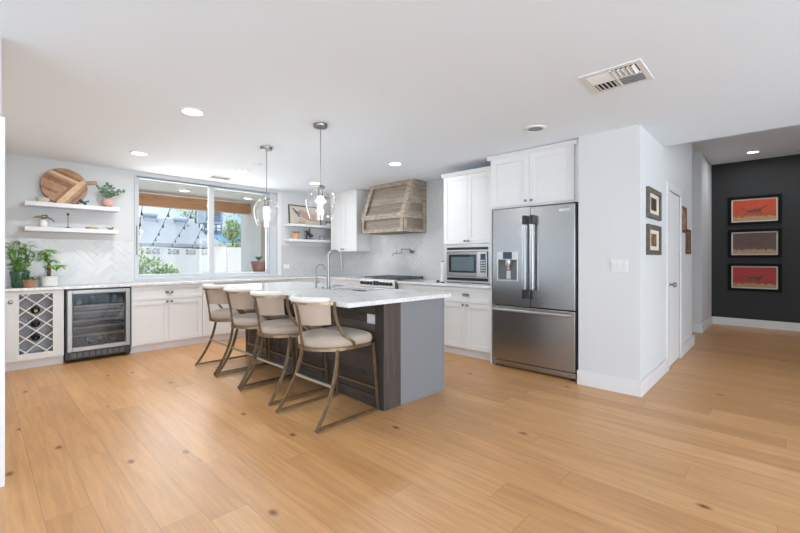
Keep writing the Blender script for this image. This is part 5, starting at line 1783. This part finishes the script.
# neighbour's house
t = thing('house', 'neighbour\'s low house with a grey shingle hip roof beyond the wall', 'house', (0, 0, -0.1))
part('walls', 'house_dark', t, lambda b: b.box(-6, 8.6, 23.4, 33, 0, 2.15))
part('roof', 'shingle', t, lambda b: b.poly([(-7, 22.8, 2.12), (9.0, 22.8, 2.12), (9.75, 28, 3.85), (-7, 28, 3.85), (9.9, 33.5, 2.12), (-7, 33.5, 2.12), (-7, 22.8, 1.95), (9.0, 22.8, 1.95), (9.9, 33.5, 1.95), (-7, 33.5, 1.95)],
     [(0, 1, 2, 3), (3, 2, 4, 5), (1, 4, 2), (0, 6, 7, 1), (1, 7, 8, 4), (0, 3, 5), (5, 4, 8, 9), (6, 9, 8, 7), (0, 5, 9, 6)]))
for (x, y) in ((7.05, 27.2), (8.55, 26.6)):
    zz = 2.12 + (y - 22.8) / 5.2 * 1.73
    part('roof_vent', 'ac', t, lambda b: b.box(x - 0.3, x + 0.3, y - 0.25, y + 0.25, zz - 0.15, zz + 0.35).box(x - 0.36, x + 0.36, y - 0.3, y + 0.3, zz + 0.25, zz + 0.42), bevel=0.03)
t = thing('house', 'second grey-roofed house carrying the rooftop cooling unit, right of the hip roof', 'house', (0, 0, -0.1))
part('walls', 'house_dark', t, lambda b: b.box(11.5, 22, 28.5, 36, 0, 2.3))
part('roof', 'shingle', t, lambda b: b.poly([(11, 28, 2.2), (23, 28, 2.2), (22, 33, 3.7), (11.6, 33, 3.7), (23, 38, 2.2), (11, 38, 2.2)],
     [(0, 1, 2, 3), (3, 2, 4, 5), (1, 4, 2), (0, 3, 5), (0, 5, 4, 1)]))
t = thing('rooftop_cooler', 'boxy grey cooling unit on a stand above the neighbouring roof', 'cooling unit', (12.2, 31.5, -0.1))
part('cabinet', 'ac', t, lambda b: b.box(-0.7, 0.75, -0.6, 0.6, 3.95, 5.05), bevel=0.04)
part('louvre', 'ac_dark', t, lambda b: [b.box(-0.5, 0.55, -0.63, -0.6, 4.15 + k * 0.13, 4.22 + k * 0.13) for k in range(6)])
part('stand', 'ac_dark', t, lambda b: b.box(-0.65, -0.57, -0.55, -0.47, 3.2, 3.95).box(0.6, 0.68, -0.55, -0.47, 3.2, 3.95).box(-0.65, -0.57, 0.47, 0.55, 3.2, 3.95).box(0.6, 0.68, 0.47, 0.55, 3.2, 3.95)
     .box(-0.65, 0.68, -0.55, -0.47, 3.6, 3.68))
tag(part('roof_panel', 'blue_sheet', None, lambda b: b.poly([(12.0, 28.9, 2.45), (14.2, 28.9, 2.45), (14.2, 31.0, 3.05), (12.0, 31.0, 3.05), (12.0, 28.9, 2.38), (14.2, 28.9, 2.38), (14.2, 31.0, 2.98), (12.0, 31.0, 2.98)],
    [(0, 1, 2, 3), (7, 6, 5, 4), (0, 4, 5, 1), (1, 5, 6, 2), (2, 6, 7, 3), (3, 7, 4, 0)])), 'blue panel lying on the second grey roof below the cooling unit', 'roof panel')

# string lights from the beam out to the garden wall
lab4 = ['string of garden lights at the window\'s left edge, first of four strands', 'string of garden lights, second strand from the window\'s left edge',
        'string of garden lights, third strand from the window\'s left edge', 'string of garden lights, fourth strand, beside the window\'s centre bar']
for k, (xa, xb, yb) in enumerate(((2.26, 3.95, 16.90), (2.77, 4.58, 17.53), (3.22, 5.51, 18.45), (3.56, 6.76, 19.70))):
    a, c = Vector((xa, 9.22, 2.29)), Vector((xb, yb - 0.03, 1.71))
    pts = [a.lerp(c, i / 16) - Vector((0, 0, 0.05 * 4 * (i / 16) * (1 - i / 16))) for i in range(17)]
    t = thing('string_lights', lab4[k], 'string lights', tuple(a), 0, 'string lights over the garden')
    part('cable', 'cord', t, lambda b: b.tube([p - a for p in pts], 0.007, 5))
    for i in (1, 4, 7, 10, 13):
        part('bulb', 'cord', t, lambda b: b.lathe([(0.012, 0), (0.013, -0.04), (0.024, -0.06), (0.02, -0.09), (0.002, -0.10)], tuple(pts[i] - a), 8))
